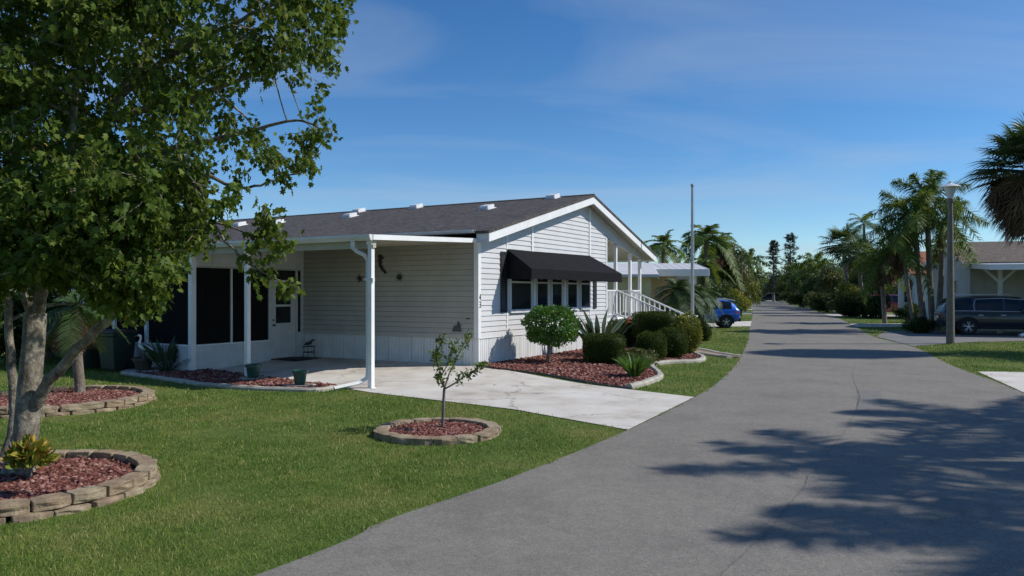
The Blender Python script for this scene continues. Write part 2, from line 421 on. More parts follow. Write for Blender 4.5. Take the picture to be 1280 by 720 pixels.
def inpoly(X, Y, poly):
    X = np.asarray(X); Y = np.asarray(Y); r = np.zeros(X.shape, bool); n = len(poly)
    for i in range(n):
        x0, y0 = poly[i]; x1, y1 = poly[(i+1) % n]
        c = ((y0 > Y) != (y1 > Y)); d = (y1-y0) if abs(y1-y0) > 1e-12 else 1e-12
        r ^= c & (X < (x1-x0)*(Y-y0)/d+x0)
    return r
def dens(poly, step=.5, closed=True):
    out = []; n = len(poly)
    for i in range(n if closed else n-1):
        a = Vector(poly[i]); b = Vector(poly[(i+1) % n]); k = max(1, int((b-a).length/step))
        out += [tuple(a.lerp(b, j/k)) for j in range(k)]
    if not closed: out.append(tuple(poly[-1]))
    return out
def smooth(pts, k=6, closed=False):
    P = [Vector(p) for p in pts]; n = len(P); out = []
    for i in range(n if closed else n-1):
        a, b, c, d = (P[(i-1) % n], P[i], P[(i+1) % n], P[(i+2) % n]) if closed else (P[max(i-1, 0)], P[i], P[i+1], P[min(i+2, n-1)])
        for j in range(k):
            t = j/k
            out.append(tuple(.5*((2*b)+(c-a)*t+(2*a-5*b+4*c-d)*t*t+(3*b-a-3*c+d)*t**3)))
    if not closed: out.append(tuple(P[-1]))
    return out
def sheet(name, poly, off, mat, kind='structure', step=.5, grid=True):
    b = dens(poly, step); n = len(b)
    pts = [Vector(p) for p in b]
    if grid:
        xs = [p[0] for p in b]; ys = [p[1] for p in b]
        gx, gy = np.meshgrid(np.arange(min(xs), max(xs), step), np.arange(min(ys), max(ys), step))
        m = inpoly(gx, gy, b); pts += [Vector((x, y)) for x, y in zip(gx[m], gy[m])]
    v, e, f, *_ = delaunay_2d_cdt(pts, [(i, (i+1) % n) for i in range(n)], [tuple(range(n))], 1, 1e-5)
    me = bpy.data.meshes.new(name); me.from_pydata([(p[0], p[1], gz(p[0], p[1])+off) for p in v], [], [tuple(x) for x in f]); me.update()
    o = add_obj(name, me, mat); return props(o, kind=kind)
# ------------------------------------------------------------------ ground, road, drives, beds
def lines(fine0, fine1, st, far):
    a = list(np.arange(fine0, fine1+.01, st)); d = st
    lo, hi = fine0, fine1
    while hi < far: d *= 1.5; hi += d; a.append(hi)
    d = st
    while lo > -far: d *= 1.5; lo -= d; a.insert(0, lo)
    return np.array(a)
gx = lines(-28, 16, .5, 2500); gy = lines(4, 46, .5, 2500)
GV = []
for y in gy:
    for x in gx: GV.append((x, y, gz(x, y)))
nx = len(gx)
GF = np.array([(j*nx+i, j*nx+i+1, (j+1)*nx+i+1, (j+1)*nx+i) for j in range(len(gy)-1) for i in range(nx-1)])
props(np_obj('ground', GV, GF, MT['lawn']), 'lawn ground reaching to the horizon', kind='structure')

roadL = [(-36,-42), (-14,-12.5), (-6.2,-1.2)] + [gp(*p) for p in ((320,720),(480,652),(640,597),(785,538),(868,497),(895,480),(915,462),(925,448),(935,425),(938,405),(941,390))] + [(38,121),(60.5,190),(66,207)]
roadR = [(-28,-45), (-7,-14), (.5,-3), (4.9,5.2), (7.6,10.2)] + [gp(*p) for p in ((1280,492),(1190,457),(1140,433),(1090,420),(1060,403),(1025,390))] + [(44.5,121),(67.5,190),(73,207)]
RL = smooth(roadL, 6); RR = smooth(roadR, 6)
roadP = RL+RR[::-1]
props(sheet('road', roadP, .006, MT['asphalt'], step=1.5, grid=False), 'grey asphalt street curving into the distance', kind='structure')

drive = [h2w(0, -.02), gp(868, 497), gp(785, 538), gp(640, 512), gp(463, 491), gp(420, 484), h2w(-5.84, -3.2), h2w(-5.84, -.02)]
sheet('driveway', drive, .012, MT['drive'])['label'] = 'pale cracked concrete driveway running under the carport'
rdrive = [gp(1222, 465), gp(1280, 465.5), (19, 17.2), (17, 12.8), gp(1290, 497), gp(1279, 491)]
sheet('concrete_apron', rdrive, .012, MT['drive'])['label'] = 'concrete apron at the right kerb'
suvdrive = [gp(1142, 433), gp(1095, 421), (19.0, 38.6), (23.0, 38.6), (30, 36.5), (30, 31.2), (21, 30.6), (17.6, 29.6)]
sheet('parking_pad', suvdrive, .012, M('grey_pad', (.20, .195, .19), (.15, .15, .148), 1.5, .9, .3, .01, 40))['label'] = 'grey parking pad under the right carport'
bluedrive = [gp(938, 408), gp(939.5, 401.5), (9, 47.5), (4, 46), (5, 41.2)]
sheet('side_driveway', bluedrive, .012, MT['drive'])['label'] = 'concrete drive under the blue car'
for i, q in enumerate((((940, 392.6), (941, 391), (27, 75), (18, 72), (18, 69.5)), ((940.3, 387.4), (940.6, 386.3), (27, 87), (19, 84), (19, 82)),
                       ((1026, 392), (1042, 395.5), (42, 62), (42, 66)), ((1006, 384), (1014, 386.5), (48, 80), (48, 84)), ((1060, 404.5), (1072, 409), (33, 44.5), (33, 47.5)))):
    sheet('far_driveway', [gp(*p) if p[1] > 100 else p for p in q], .012, MT['drive'], grid=False)['label'] = 'strip of concrete drive meeting the far street'

def ribbon(name, path, w, off, mat, label):
    P = [Vector(p) for p in path]; vs = []
    for i, p in enumerate(P):
        t = (P[min(i+1, len(P)-1)]-P[max(i-1, 0)]).normalized(); n = Vector((-t.y, t.x)); ww = w*random.uniform(.35, 1.3)
        q = p+n*random.uniform(-w, w)*1.2
        vs += [(q.x-n.x*ww, q.y-n.y*ww, gz(q.x, q.y)+off), (q.x+n.x*ww, q.y+n.y*ww, gz(q.x, q.y)+off)]
    mb = MB(); mb.add(vs, [(2*i, 2*i+1, 2*i+3, 2*i+2) for i in range(len(P)-1)]); o = mb.build(name, mat)
    o['label'] = label; return props(o, kind='structure')
tar = M('tar_dark_asphalt', (.12, .115, .108), (.17, .163, .154), 9, .9, .4, .006, 40)
ribbon('road_crack', dens(smooth([gp(*p) for p in ((880, 745), (905, 716), (935, 688), (968, 656), (985, 632), (1004, 612), (1010, 596))], 6), .05, False), .007, .010, tar, 'dark wandering crack along the middle of the near road')
ribbon('road_crack', dens(smooth([gp(*p) for p in ((1010, 596), (1040, 560), (1062, 530), (1074, 500), (1072, 488), (1066, 470), (1070, 452))], 6), .12, False), .005, .010, tar, 'faint seam running up the road past the square patch')
sheet('road_patch', [gp(*p) for p in ((1071, 515), (1103, 516), (1101, 489), (1072, 488))], .010, M('patch_asphalt', (.15, .142, .130), (.19, .18, .165), 7, .9, .4, .006, 50), step=.4)['label'] = 'square repaired patch in the road'
bedF = [h2w(.03, .02)] + [gp(*p) for p in ((612,461), (700,472), (786,486))]
kerbF = smooth([gp(*p) for p in ((786,486), (803,482), (820,476), (825,471.5), (821,466), (814,460.5), (819,456.5), (838,454.5), (862,453.5), (874,452.5), (879,449.5), (875,446.5), (865,443), (852,440))], 6)
bedF = bedF + kerbF + [gp(845, 434), h2w(2.0, 12.2), h2w(.03, 11.2)]
bedL = [h2w(-5.9, -3.72), h2w(-5.84, -3.2), gp(420, 484)]
kerbL = smooth([gp(*p) for p in ((417, 486.5), (395, 489.5), (345, 488.5), (300, 486.5), (250, 482), (200, 474.5), (155, 468.5))], 5)
bedL = bedL + kerbL + [h2w(-8.4, -3.72)]
RINGS = [(-4.86, 7.48, 1.24, 24), (-7.9, 13.25, 1.5, 27), (-1.03, 10.5, .87, 17)]
strip = [gp(*p) for p in ((868, 436.5), (925, 447), (912, 447.2), (866, 440.5))]
props(sheet('mulch_bed', bedF, .03, MT['mulch_base'], kind='stuff'), 'bed of red lava rock in front of the gable wall', 'mulch bed')
props(sheet('mulch_bed', bedL, .03, MT['mulch_base'], kind='stuff'), 'narrow bed of red lava rock along the screened room', 'mulch bed')
sheet('footpath', strip, .03, M('brown_path', (.22, .13, .09), (.30, .22, .15), 9, .9, .4, .01, 30), step=1)['label'] = 'narrow brown path between pale concrete edgings'

def edging(name, path, label, w=.16, h=.10):
    path = dens(path, .25, False); P = [Vector(p) for p in path]; mb = MB(); prof = [(-.5, -.05), (-.5, .55), (-.28, 1), (.28, 1), (.5, .55), (.5, -.05)]
    k = len(prof); vs = []
    for i, p in enumerate(P):
        t = (P[min(i+1, len(P)-1)]-P[max(i-1, 0)]).normalized(); n = Vector((-t.y, t.x))
        ww = w*(1+.08*random.uniform(-1, 1)); hh = h*(1+.10*random.uniform(-1, 1)); z = gz(p.x, p.y)
        vs += [(p.x+n.x*a*ww, p.y+n.y*a*ww, z+b*hh) for a, b in prof]
    fs = [(i*k+j, i*k+j+1, (i+1)*k+j+1, (i+1)*k+j) for i in range(len(P)-1) for j in range(k-1)]
    fs += [tuple(range(k)), tuple(range((len(P)-1)*k, len(P)*k))[::-1]]
    mb.add(vs, fs); o = mb.build(name, MT['concrete'])
    return props(o, label, 'garden edging')
edging('garden_edging', kerbF, 'wavy pale concrete edging around the bed of shrubs')
edging('garden_edging', kerbL, 'low concrete edging of the bed by the screened room', .14, .08)
edging('garden_edging', [gp(866, 440.8), gp(912, 447.6)], 'near straight edging strip of the brown path', .2, .07)
edging('garden_edging', [gp(868, 436.2), gp(926, 446.6)], 'far straight edging strip of the brown path', .2, .07)
edging('garden_edging', [gp(600.5, 459.4), gp(690, 471), gp(790, 487.5)], 'thin dark edging strip between driveway and lava rock', .05, .05).data.materials[0] = MT['dark_metal']

ICO = None
def icosa():
    bm = bmesh.new(); bmesh.ops.create_icosphere(bm, subdivisions=1, radius=1)
    V = np.array([v.co[:] for v in bm.verts]); Fc = np.array([[v.index for v in f.verts] for f in bm.faces]); bm.free(); return V, Fc
ICO = icosa()
def rocks(name, pts, size, label, parent=None, zf=None):
    n = len(pts); V, Fc = ICO; k = len(V)
    jit = 1+.35*rng.normal(size=(n, k, 1)).clip(-1.2, 1.2)
    sc = size*(.55+.9*rng.random((n, 1, 1)))*np.array([1, 1, .7])*(.7+.6*rng.random((n, 1, 3)))
    a = rng.random(n)*2*PI; ca, sa = np.cos(a), np.sin(a)
    P = V[None]*jit*sc
    X = P[:, :, 0]*ca[:, None]-P[:, :, 1]*sa[:, None]; Y = P[:, :, 0]*sa[:, None]+P[:, :, 1]*ca[:, None]
    Q = np.stack([X, Y, P[:, :, 2]], -1)+np.asarray(pts)[:, None, :]
    FF = (Fc[None]+(np.arange(n)*k)[:, None, None]).reshape(-1, 3)
    o = np_obj(name, Q.reshape(-1, 3), FF, MT['lava'], parent, np.repeat(rng.random(n)**1.3, k))
    if parent is None: props(o, label, 'lava rock', kind='stuff')
    else: o['kind'] = 'stuff'
    return o
def scatter(poly, n):
    xs = [p[0] for p in poly]; ys = [p[1] for p in poly]
    X = rng.uniform(min(xs), max(xs), n*4); Y = rng.uniform(min(ys), max(ys), n*4)
    m = inpoly(X, Y, poly); return np.stack([X[m], Y[m]], 1)[:n]
p = scatter(bedF, 14000); rocks('lava_rock', [(x, y, gz(x, y)+.035) for x, y in p], .034, 'loose red lava rock covering the bed in front of the gable wall')
p = scatter(bedL, 3000); rocks('lava_rock', [(x, y, gz(x, y)+.035) for x, y in p], .038, 'loose red lava rock beside the screened room and green pots')

def tree_ring(cx, cy, r, n, label, courses, mat, arc=None):
    t = thing('tree_ring', label, 'planter ring', (cx, cy, GB))
    bh = .105
    for c in range(courses):
        for k in range(n):
            a = 2*PI*(k+.5*c)/n+.13+random.uniform(-.012, .012)
            dep = .19+random.uniform(-.01, .012); w = 2*PI*r/n
            bm = bmesh.new(); bmesh.ops.create_cube(bm, size=1)
            bmesh.ops.subdivide_edges(bm, edges=bm.edges[:], cuts=2, use_grid_fill=True)
            for v in bm.verts:
                u = v.co.x                             # radial: outer face is split stone
                wid = w*.93*(1 if u > -.4 else .82)
                x = u*dep; y = v.co.y*wid; z = v.co.z*bh*.96
                ed = abs(v.co.y) > .45
                if u > .4: x += -.028 if ed else random.uniform(-.012, .016)
                if v.co.z > .4 and (u > .4 or ed): z -= .006
                v.co = (x+random.uniform(-.004, .004), y+random.uniform(-.004, .004), z+random.uniform(-.003, .003))
            me = bpy.data.meshes.new('edging_block'); bm.to_mesh(me); bm.free()
            o = add_obj('edging_block', me, mat if random.random() < .6 else MT['block2'], t)
            rr = r-.095+(.035 if c == 0 and courses > 1 else 0)+random.uniform(-.012, .012)
            o.location = (rr*math.cos(a), rr*math.sin(a), bh*(c+.5)-(.05 if courses > 1 else .012)+random.uniform(-.004, .004))
            o.rotation_euler = (random.uniform(-.03, .03), random.uniform(-.03, .03), a+random.uniform(-.05, .05))
            bv = o.modifiers.new('bevel', 'BEVEL'); bv.width = .009; bv.segments = 2; bv.limit_method = 'ANGLE'; bv.angle_limit = R(50)
    # soil and lava rock inside
    zt = .025 if courses == 1 else .065
    mb = MB(); mb.lathe([(r-.22, -.02), (r-.22, zt-.02), (r*.5, zt), (.02, zt+.01)], 40); mb.build('soil', MT['mulch_base'], t)
    m = int(3100*r*r); q = rng.random(m)**.5*(r-.2); b = rng.random(m)*2*PI
    rocks('lava_rock', np.stack([q*np.cos(b), q*np.sin(b), np.full(m, zt+.012)], 1), .023 if r < 1 else .025, None, t)
    return t
tree_ring(*RINGS[0], 'large two-course ring of tan blocks around the big tree', 2, MT['block'])
tree_ring(*RINGS[1], 'wide ring of tan blocks around the short palm, farthest from the road', 2, MT['block'])
tree_ring(*RINGS[2], 'small low ring of brown blocks around the thin sapling', 1, MT['block'])

# ------------------------------------------------------------------ grass
houseP = [h2w(.05, -.05), h2w(-22, -.05), h2w(-22, 12), h2w(.05, 12)]
lanaiP = [h2w(-5.8, -3.75), h2w(-11, -3.75), h2w(-11, 0), h2w(-5.8, 0)]
def grass():
    V = []; FF = []; T = []; base = 0
    for (y0, y1, den, hgt, wid) in ((4.0, 6.0, 4600, .036, .0036), (6.0, 8.0, 3200, .036, .0044), (8.0, 10.5, 2000, .038, .0056), (10.5, 14, 1100, .040, .0075), (14, 20, 520, .043, .011), (20, 34, 180, .05, .017), (34, 60, 45, .055, .028)):
        x0, x1 = -.74*y1-2.0, min(.74*y1+2, 22+y1*.3)
        n = int((x1-x0)*(y1-y0)*den)
        X = rng.uniform(x0, x1, n); Y = rng.uniform(y0, y1, n)
        wx = .05*np.sin(X*7.3+Y*3.1)+.04*np.sin(Y*11.7-X*5.2)+.05*rng.normal(size=n)
        keep = ~inpoly(X+wx, Y+wx*.5, roadP)
        for P in (drive, rdrive, suvdrive, bluedrive, bedF, bedL, strip, houseP, lanaiP): keep &= ~inpoly(X, Y, P)
        for cx, cy, r, _ in RINGS: keep &= (X-cx)**2+(Y-cy)**2 > (r+.02)**2
        thin = np.sin(X*.9+2*np.sin(Y*.7))*np.sin(Y*1.1+1.5*np.sin(X*.8))+.5*np.sin(X*2.9+Y*1.3)*np.sin(Y*3.3-X)
        keep &= rng.random(n) > .8*np.clip(thin-.15, 0, 1)
        X, Y = X[keep], Y[keep]; n = len(X)
        cl = .5+.5*np.sin(X*3.1+1.7*np.sin(Y*2.3))*np.sin(Y*2.7+1.3*np.sin(X*1.9))
        h = hgt*(.35+.85*rng.random(n)+.5*(rng.random(n) > .97))*(.6+.6*cl); w = wid*(.6+.7*rng.random(n))
        a = rng.random(n)*2*PI; lean = h*(.2+.9*rng.random(n)); la = rng.random(n)*2*PI
        z = np.array([gz(x, y) for x, y in zip(X, Y)]) if y1 > 9 and y0 < 36 else np.full(n, GB)
        bx, by = np.cos(a)*w/2, np.sin(a)*w/2; lx, ly = np.cos(la)*lean, np.sin(la)*lean
        q = np.zeros((n, 5, 3))
        q[:, 0] = np.stack([X-bx, Y-by, z-.004], 1); q[:, 1] = np.stack([X+bx, Y+by, z-.004], 1)
        q[:, 2] = np.stack([X+bx*.8+lx*.35, Y+by*.8+ly*.35, z+h*.62], 1); q[:, 3] = np.stack([X-bx*.8+lx*.35, Y-by*.8+ly*.35, z+h*.62], 1)
        q[:, 4] = np.stack([X+lx, Y+ly, z+h], 1)
        V.append(q.reshape(-1, 3)); f = np.array([(0, 1, 2), (0, 2, 3), (3, 2, 4)])
        FF.append((f[None]+(np.arange(n)*5)[:, None, None]).reshape(-1, 3)+base); base += n*5
        T.append(np.repeat(rng.random(n)**1.6, 5))
    o = np_obj('grass', np.concatenate(V), np.concatenate(FF), MT['blade'], None, np.concatenate(T))
    props(o, 'short mown green grass covering the front lawns', 'grass', kind='stuff')
grass()

# ------------------------------------------------------------------ the main house, local frame: x out of the gable, y along it
HA = thing('mobile_home', 'white sided mobile home with dark shingle roof, carport and black window awning', 'house', (HX, HYY, 0), ANG)
SL, SR, ZE, RY = .251, .285, 3.14, 6.04           # slopes, soffit height at the eave, ridge place
ZRU = ZE+SL*RY
WT = 11.2
def roofz(s): return ZE+SL*s if s <= RY else ZRU-SR*(s-RY)
EXPO = .132
def siding(mb, P, z0, z1, lo, hi, out=.026, shade_strip=None):
    z = z0
    while z < z1-.01:
        zb = min(z+EXPO, z1); a0, a1, b0, b1 = lo(z), hi(z), lo(zb), hi(zb)
        if a1 > a0+.005:
            if b1 <= b0: b0 = b1 = (b0+b1)/2
            mb.quad(P(a0, out, z), P(a1, out, z), P(b1, .004, zb+.010), P(b0, .004, zb+.010))
            mb.quad(P(a0, .0, z+.016), P(a1, .0, z+.016), P(a1, out, z), P(a0, out, z))
        if shade_strip is not None and a1 > a0+.005: shade_strip.quad(P(a0, out+.0015, z-.001), P(a1, out+.0015, z-.001), P(a1, out, z+.011), P(a0, out, z+.011))  # thin strip along the lap edge, coloured as the shade below it
        z = zb
PG = lambda s, o, z: (o, s, z)
PL = lambda s, o, z: (-s, -o, z)
mb = MB()
lo = lambda z: max(0, (z-ZE)/SL); hi = lambda z: min(7.87, RY+(ZRU-z)/SR)
siding(mb, PG, .70, ZRU, lo, hi)
lo2 = lambda z: max(7.87, 7.87+(3.62-z)/.171); hi2 = lambda z: min(WT+.02, RY+(ZRU-z)/SR)
siding(mb, PG, 3.05, 4.2, lo2, hi2)
# core behind the laps
core = [(-.004, .05, .69), (-.004, 7.86, .69), (-.004, 7.86, roofz(7.86)-.01), (-.004, RY, ZRU-.01), (-.004, .05, ZE)]
mb.prism(core, (-.1, 0, 0))
mb.prism([(-.004, 7.87, 3.63), (-.004, 7.87, roofz(7.87)-.01), (-.004, WT, roofz(WT)-.01), (-.004, WT, 3.06)], (-.1, 0, 0))
mb.build('gable_wall', MT['siding'], HA)
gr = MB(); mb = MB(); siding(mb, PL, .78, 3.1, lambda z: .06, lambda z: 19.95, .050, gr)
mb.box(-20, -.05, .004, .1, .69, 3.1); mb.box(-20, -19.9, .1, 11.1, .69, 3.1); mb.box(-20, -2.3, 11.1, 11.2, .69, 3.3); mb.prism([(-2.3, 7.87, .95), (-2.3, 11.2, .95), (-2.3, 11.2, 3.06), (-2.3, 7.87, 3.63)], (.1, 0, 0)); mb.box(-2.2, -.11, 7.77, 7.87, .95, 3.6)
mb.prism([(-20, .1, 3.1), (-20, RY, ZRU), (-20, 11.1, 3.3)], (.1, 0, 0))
lw = mb.build('long_wall', MT['siding_cream_shaded'], HA); gr.build('lap_shade_strip', MT['lap_shade'], lw)
mb = MB(); mb.box(-19.9, -.0, -.052, -.002, .66, .775); mb.build('band_board', MT['siding_cream_shaded'], HA)

def skirt(name, P, s0, s1, zf, z1):
    mb = MB(); s = s0; prof = []
    i = 0
    while s < s1:
        big = i % 4 == 0
        w = .030 if big else .016; d = .034 if big else .016
        prof += [(s, .004), (s+w*.3, .004-d), (s+w*.7, .004-d), (s+w, .004)]
        s += .098; i += 1
    prof.append((s1, .004))
    for (a, o0), (b, o1) in zip(prof[:-1], prof[1:]):
        mb.quad(P(a, o0, zf), P(b, o1, zf), P(b, o1, z1), P(a, o0, z1))
    sk = mb.build(name, MT['skirt'], HA)
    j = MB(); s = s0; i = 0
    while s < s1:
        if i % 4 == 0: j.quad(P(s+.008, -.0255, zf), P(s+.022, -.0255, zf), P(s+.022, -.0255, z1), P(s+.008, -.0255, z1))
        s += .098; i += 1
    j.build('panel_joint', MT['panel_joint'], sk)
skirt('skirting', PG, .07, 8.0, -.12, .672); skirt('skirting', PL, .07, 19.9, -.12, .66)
mb = MB(); mb.box(0, .026, .08, 7.87, .672, .70); mb.build('skirting_trim', MT['white'], HA)
mb = MB(); mb.box(-.1, .034, -.056, .075, .672, 3.12); mb.box(-.1, .018, -.02, .065, -.12, .672); mb.build('corner_post', MT['white'], HA, .006)
mb = MB(); mb.box(0, .034, 7.80, 7.885, .70, 3.62); mb.build('corner_post', MT['white'], HA, .005)
for a, z0, z1 in ((1.345, .70, 1.30), (1.345, 2.93, 3.40), (2.70, 2.93, 3.76), (6.50, 2.98, 4.50), (6.52, .70, 1.30)):
    mb = MB(); w = .03 if a in (1.345, 6.52) else .05
    mb.box(.0, .040 if w > .04 else .030, a-w, a+w, z0, z1); mb.build('trim_board', MT['white'], HA, .004)

# roof
XR, XE = .37, -20.3
YA, YB = -.09, 11.79
def slab(name, y0, y1, f, th, mat, x0=XE, x1=XR, seg=1):
    mb = MB(); mb.prism([(x0, y0, f(y0)), (x0, y1, f(y1)), (x0, y1, f(y1)-th), (x0, y0, f(y0)-th)], (x1-x0, 0, 0)); return mb.build(name, mat, HA)
TOP = lambda y: roofz(y)+.20
rf = slab('roof', YA-.05, RY, lambda y: ZE+SL*y+.20, .07, MT['shingle'], XE-.02, XR+.02)
mb = MB(); mb.prism([(XE-.02, RY, ZRU+.20), (XE-.02, YB+.04, TOP(YB+.04)), (XE-.02, YB+.04, TOP(YB+.04)-.07), (XE-.02, RY, ZRU+.13)], (XR-XE+.04, 0, 0))
mb.build('roof_slope', MT['shingle'], HA)
mb = MB()
x = XE
while x < XR-.05:
    xe = min(x+.33, XR+.02)
    mb.prism([(x, RY-.13, ZRU+.185), (x, RY, ZRU+.225), (x, RY+.13, ZRU+.180), (x, RY, ZRU+.21)], (xe-x-.006, 0, 0)); x = xe
mb.build('ridge_cap', MT['shingle'], rf)
mb = MB()
mb.prism([(XR-.03, YA, TOP(YA)-.072), (XR-.03, RY, ZRU+.128), (XR-.03, RY, ZRU-.085), (XR-.03, YA, TOP(YA)-.285)], (.03, 0, 0))
mb.prism([(XR-.03, RY, ZRU+.128), (XR-.03, YB, TOP(YB)-.072), (XR-.03, YB, TOP(YB)-.285), (XR-.03, RY, ZRU-.085)], (.03, 0, 0))
mb.build('rake_board', MT['white'], HA)
mb = MB(); mb.box(.0, XR-.031, YA, YA+.03, TOP(YA)-.285, TOP(YA)-.072); mb.build('fascia', MT['gutter'], HA)
mb = MB(); mb.prism([(XE, YB-.03, TOP(YB)-.24), (XE, YB, TOP(YB)-.24), (XE, YB, TOP(YB)-.075), (XE, YB-.03, TOP(YB)-.075)], (XR-XE-.035, 0, 0)); mb.build('fascia', MT['white'], HA)
mb = MB()
mb.prism([(.006, .0, ZE+.012), (.006, RY, ZRU+.012), (.006, RY, ZRU+.03), (.006, .0, ZE+.03)], (XR-.04, 0, 0))
mb.prism([(.006, RY, ZRU+.012), (.006, YB-.04, roofz(YB)+.022), (.006, YB-.04, roofz(YB)+.04), (.006, RY, ZRU+.03)], (XR-.04, 0, 0))
mb.prism([(-20, WT, roofz(WT)+.0), (-20, YB-.04, roofz(YB)+.02), (-20, YB-.04, roofz(YB)+.04), (-20, WT, roofz(WT)+.02)], (20, 0, 0))
mb.build('soffit', MT['soffit'], HA)
# eave gutter over the carport roof
mb = MB(); g = [(-.10, .0), (-.10, -.10), (-.17, -.10), (-.215, -.03), (-.215, .0), (-.20, .0), (-.20, -.03), (-.165, -.085), (-.115, -.085), (-.115, .0)]
mb.prism([(-20.2, y+.0, 3.335+z*.75) for y, z in g], (20.18, 0, 0)); mb.build('eave_gutter', MT['gutter'], HA)
# vents on the roof
for px, py in ((693, 245), (609, 259), (522, 257.5), (449, 263), (438, 269), (347, 277), (300, 280)):
    best = None
    for k in range(400):                               # where the sight line meets the left slope
        Y = 14+k*.06; X = (px-CX)/F*Y; z = CZ+(HY-py)/F*Y; a, b = w2h(X, Y)
        d = abs(z-(ZE+SL*b+.26))
        if best is None or d < best[0]: best = (d, a, b)
    _, a, b = best; a = max(min(a, .1), -19.5); b = max(min(b, RY-.25), .3)
    mb = MB(); w, l, h = .155, .19, .125
    mb.prism([(-w, -l, .02), (-w, l, .02), (-w, l, h), (-w, -l+.02, h), (-w-.0, -l-.03, h-.05)], (2*w, 0, 0)); mb.box(-w-.05, w+.05, -l-.06, l+.04, .0, .018)
    v = mb.build('roof_vent', MT['white_metal'], rf, .012); v.location = (a, b, ZE+SL*b+.20); v.rotation_euler = (math.atan(SL), 0, 0)

# windows of the gable wall
def window(s0, s1, z0, z1, rail, P=PG, o=.03):
    fr = MB(); w = .045
    def bx(a, b, c, d, o0, o1):
        q = [P(a, o0, c), P(b, o0, c), P(b, o0, d), P(a, o0, d)]; v = Vector(P(0, o1, 0))-Vector(P(0, o0, 0)); fr.prism(q, v)
    bx(s0-w, s0, z0-w, z1+w, .006, .052); bx(s1, s1+w, z0-w, z1+w, .006, .052)
    bx(s0, s1, z0-w, z0, .006, .052); bx(s0, s1, z1, z1+w, .006, .052)
    if rail: bx(s0, s1, rail, rail+.045, .008, .048)
    f = fr.build('window', MT['white_metal'], HA)
    g = MB(); q = [P(s0, .012, z0), P(s1, .012, z0), P(s1, .012, z1), P(s0, .012, z1)]; g.prism(q, Vector(P(0, .026, 0))-Vector(P(0, .012, 0)))
    g.build('pane', MT['glass'], f)
    s = MB(); bx2 = [P(s0-w-.01, .004, z0-w-.045), P(s1+w+.01, .004, z0-w-.045), P(s1+w+.01, .004, z0-w-.002), P(s0-w-.01, .004, z0-w-.002)]
    s.prism(bx2, Vector(P(0, .075, 0))-Vector(P(0, .004, 0))); s.build('sill', MT['white_metal'], f)
    return f
for a, b in ((637.5, 662.5), (670, 683.2), (688.7, 700.8), (708.3, 719.8), (725, 735.6)):
    window(tg(a), tg(b), 1.36, 2.5, 2.06)
for a, b in ((665.5, 668), (703.7, 706)): mb = MB(); mb.box(.0, .045, tg(a), tg(b), 1.31, 2.56); mb.build('window_mullion', MT['white'], HA)
for s in (1.0, 6.76):
    w = .31 if s < 2 else .23
    mb = MB(); mb.box(.026, .05, s, s+.05, 1.30, 2.86); mb.box(.026, .05, s+w-.05, s+w, 1.30, 2.86); mb.box(.026, .05, s+.05, s+w-.05, 1.30, 1.37); mb.box(.026, .05, s+.05, s+w-.05, 2.79, 2.86)
    z = 1.37
    while z < 2.78: mb.prism([(.03, s+.05, z), (.045, s+.05, z), (.034, s+.05, z+.045), (.028, s+.05, z+.045)], (0, w-.1, 0)); z += .05
    mb.build('shutter', MT['black'], HA)
# awning
aw = MB(); P0, P1, Q0, Q1 = 1.34, 6.45, 1.10, 7.06; D = .88; zt0, zt1, zo, zv = 2.93, 2.98, 2.41, 2.14
a, b = (.032, P0, zt0), (.032, P1, zt1); c, d = (D, Q1, zo), (D, Q0, zo)
N = 12
for i in range(N):
    for j in range(6):
        def pt(u, v):
            A = Vector(a).lerp(Vector(b), u); B = Vector(d).lerp(Vector(c), u); p_ = A.lerp(B, v)
            p_.z -= .035*math.sin(PI*v)*(1-.5*abs(math.cos(PI*u*4))); return tuple(p_)
        aw.quad(pt(i/N, j/6), pt((i+1)/N, j/6), pt((i+1)/N, (j+1)/6), pt(i/N, (j+1)/6))
awo = aw.build('awning', MT['fabric'], HA, smooth=True)
mb = MB()
mb.add([(.032, P0, zt0), (D, Q0, zo), (D, Q0, zv), (.032, 1.30, zv+.02)], [(0, 1, 2, 3)])
mb.build('end_panel', MT['fabric'], awo); mb = MB()
mb.add([(.032, P1, zt1), (D, Q1, zo), (D, Q1, zv), (.032, 6.50, zv+.02)], [(0, 1, 2, 3)])
mb.build('end_panel', MT['fabric'], awo)
mb = MB(); n = 60
for i in range(n):
    u0, u1 = i/n, (i+1)/n; y0 = Q0+(Q1-Q0)*u0; y1 = Q0+(Q1-Q0)*u1
    z0 = zv-.0+.02*abs(math.sin(u0*PI*12)); z1 = zv+.02*abs(math.sin(u1*PI*12))
    mb.quad((D+.004, y0, zo+.004), (D+.004, y1, zo+.004), (D+.01, y1, z1), (D+.01, y0, z0))
mb.build('valance', MT['fabric'], awo)
mb = MB(); mb.tube([(D-.01, Q0, zo-.012), (D-.01, Q1, zo-.012)], .012); mb.tube([(.03, Q0+.3, 2.25), (D-.01, Q0+.02, zo-.02)], .010); mb.tube([(.03, Q1-.5, 2.25), (D-.01, Q1-.02, zo-.02)], .010)
mb.build('awning_frame', MT['dark_metal'], awo)

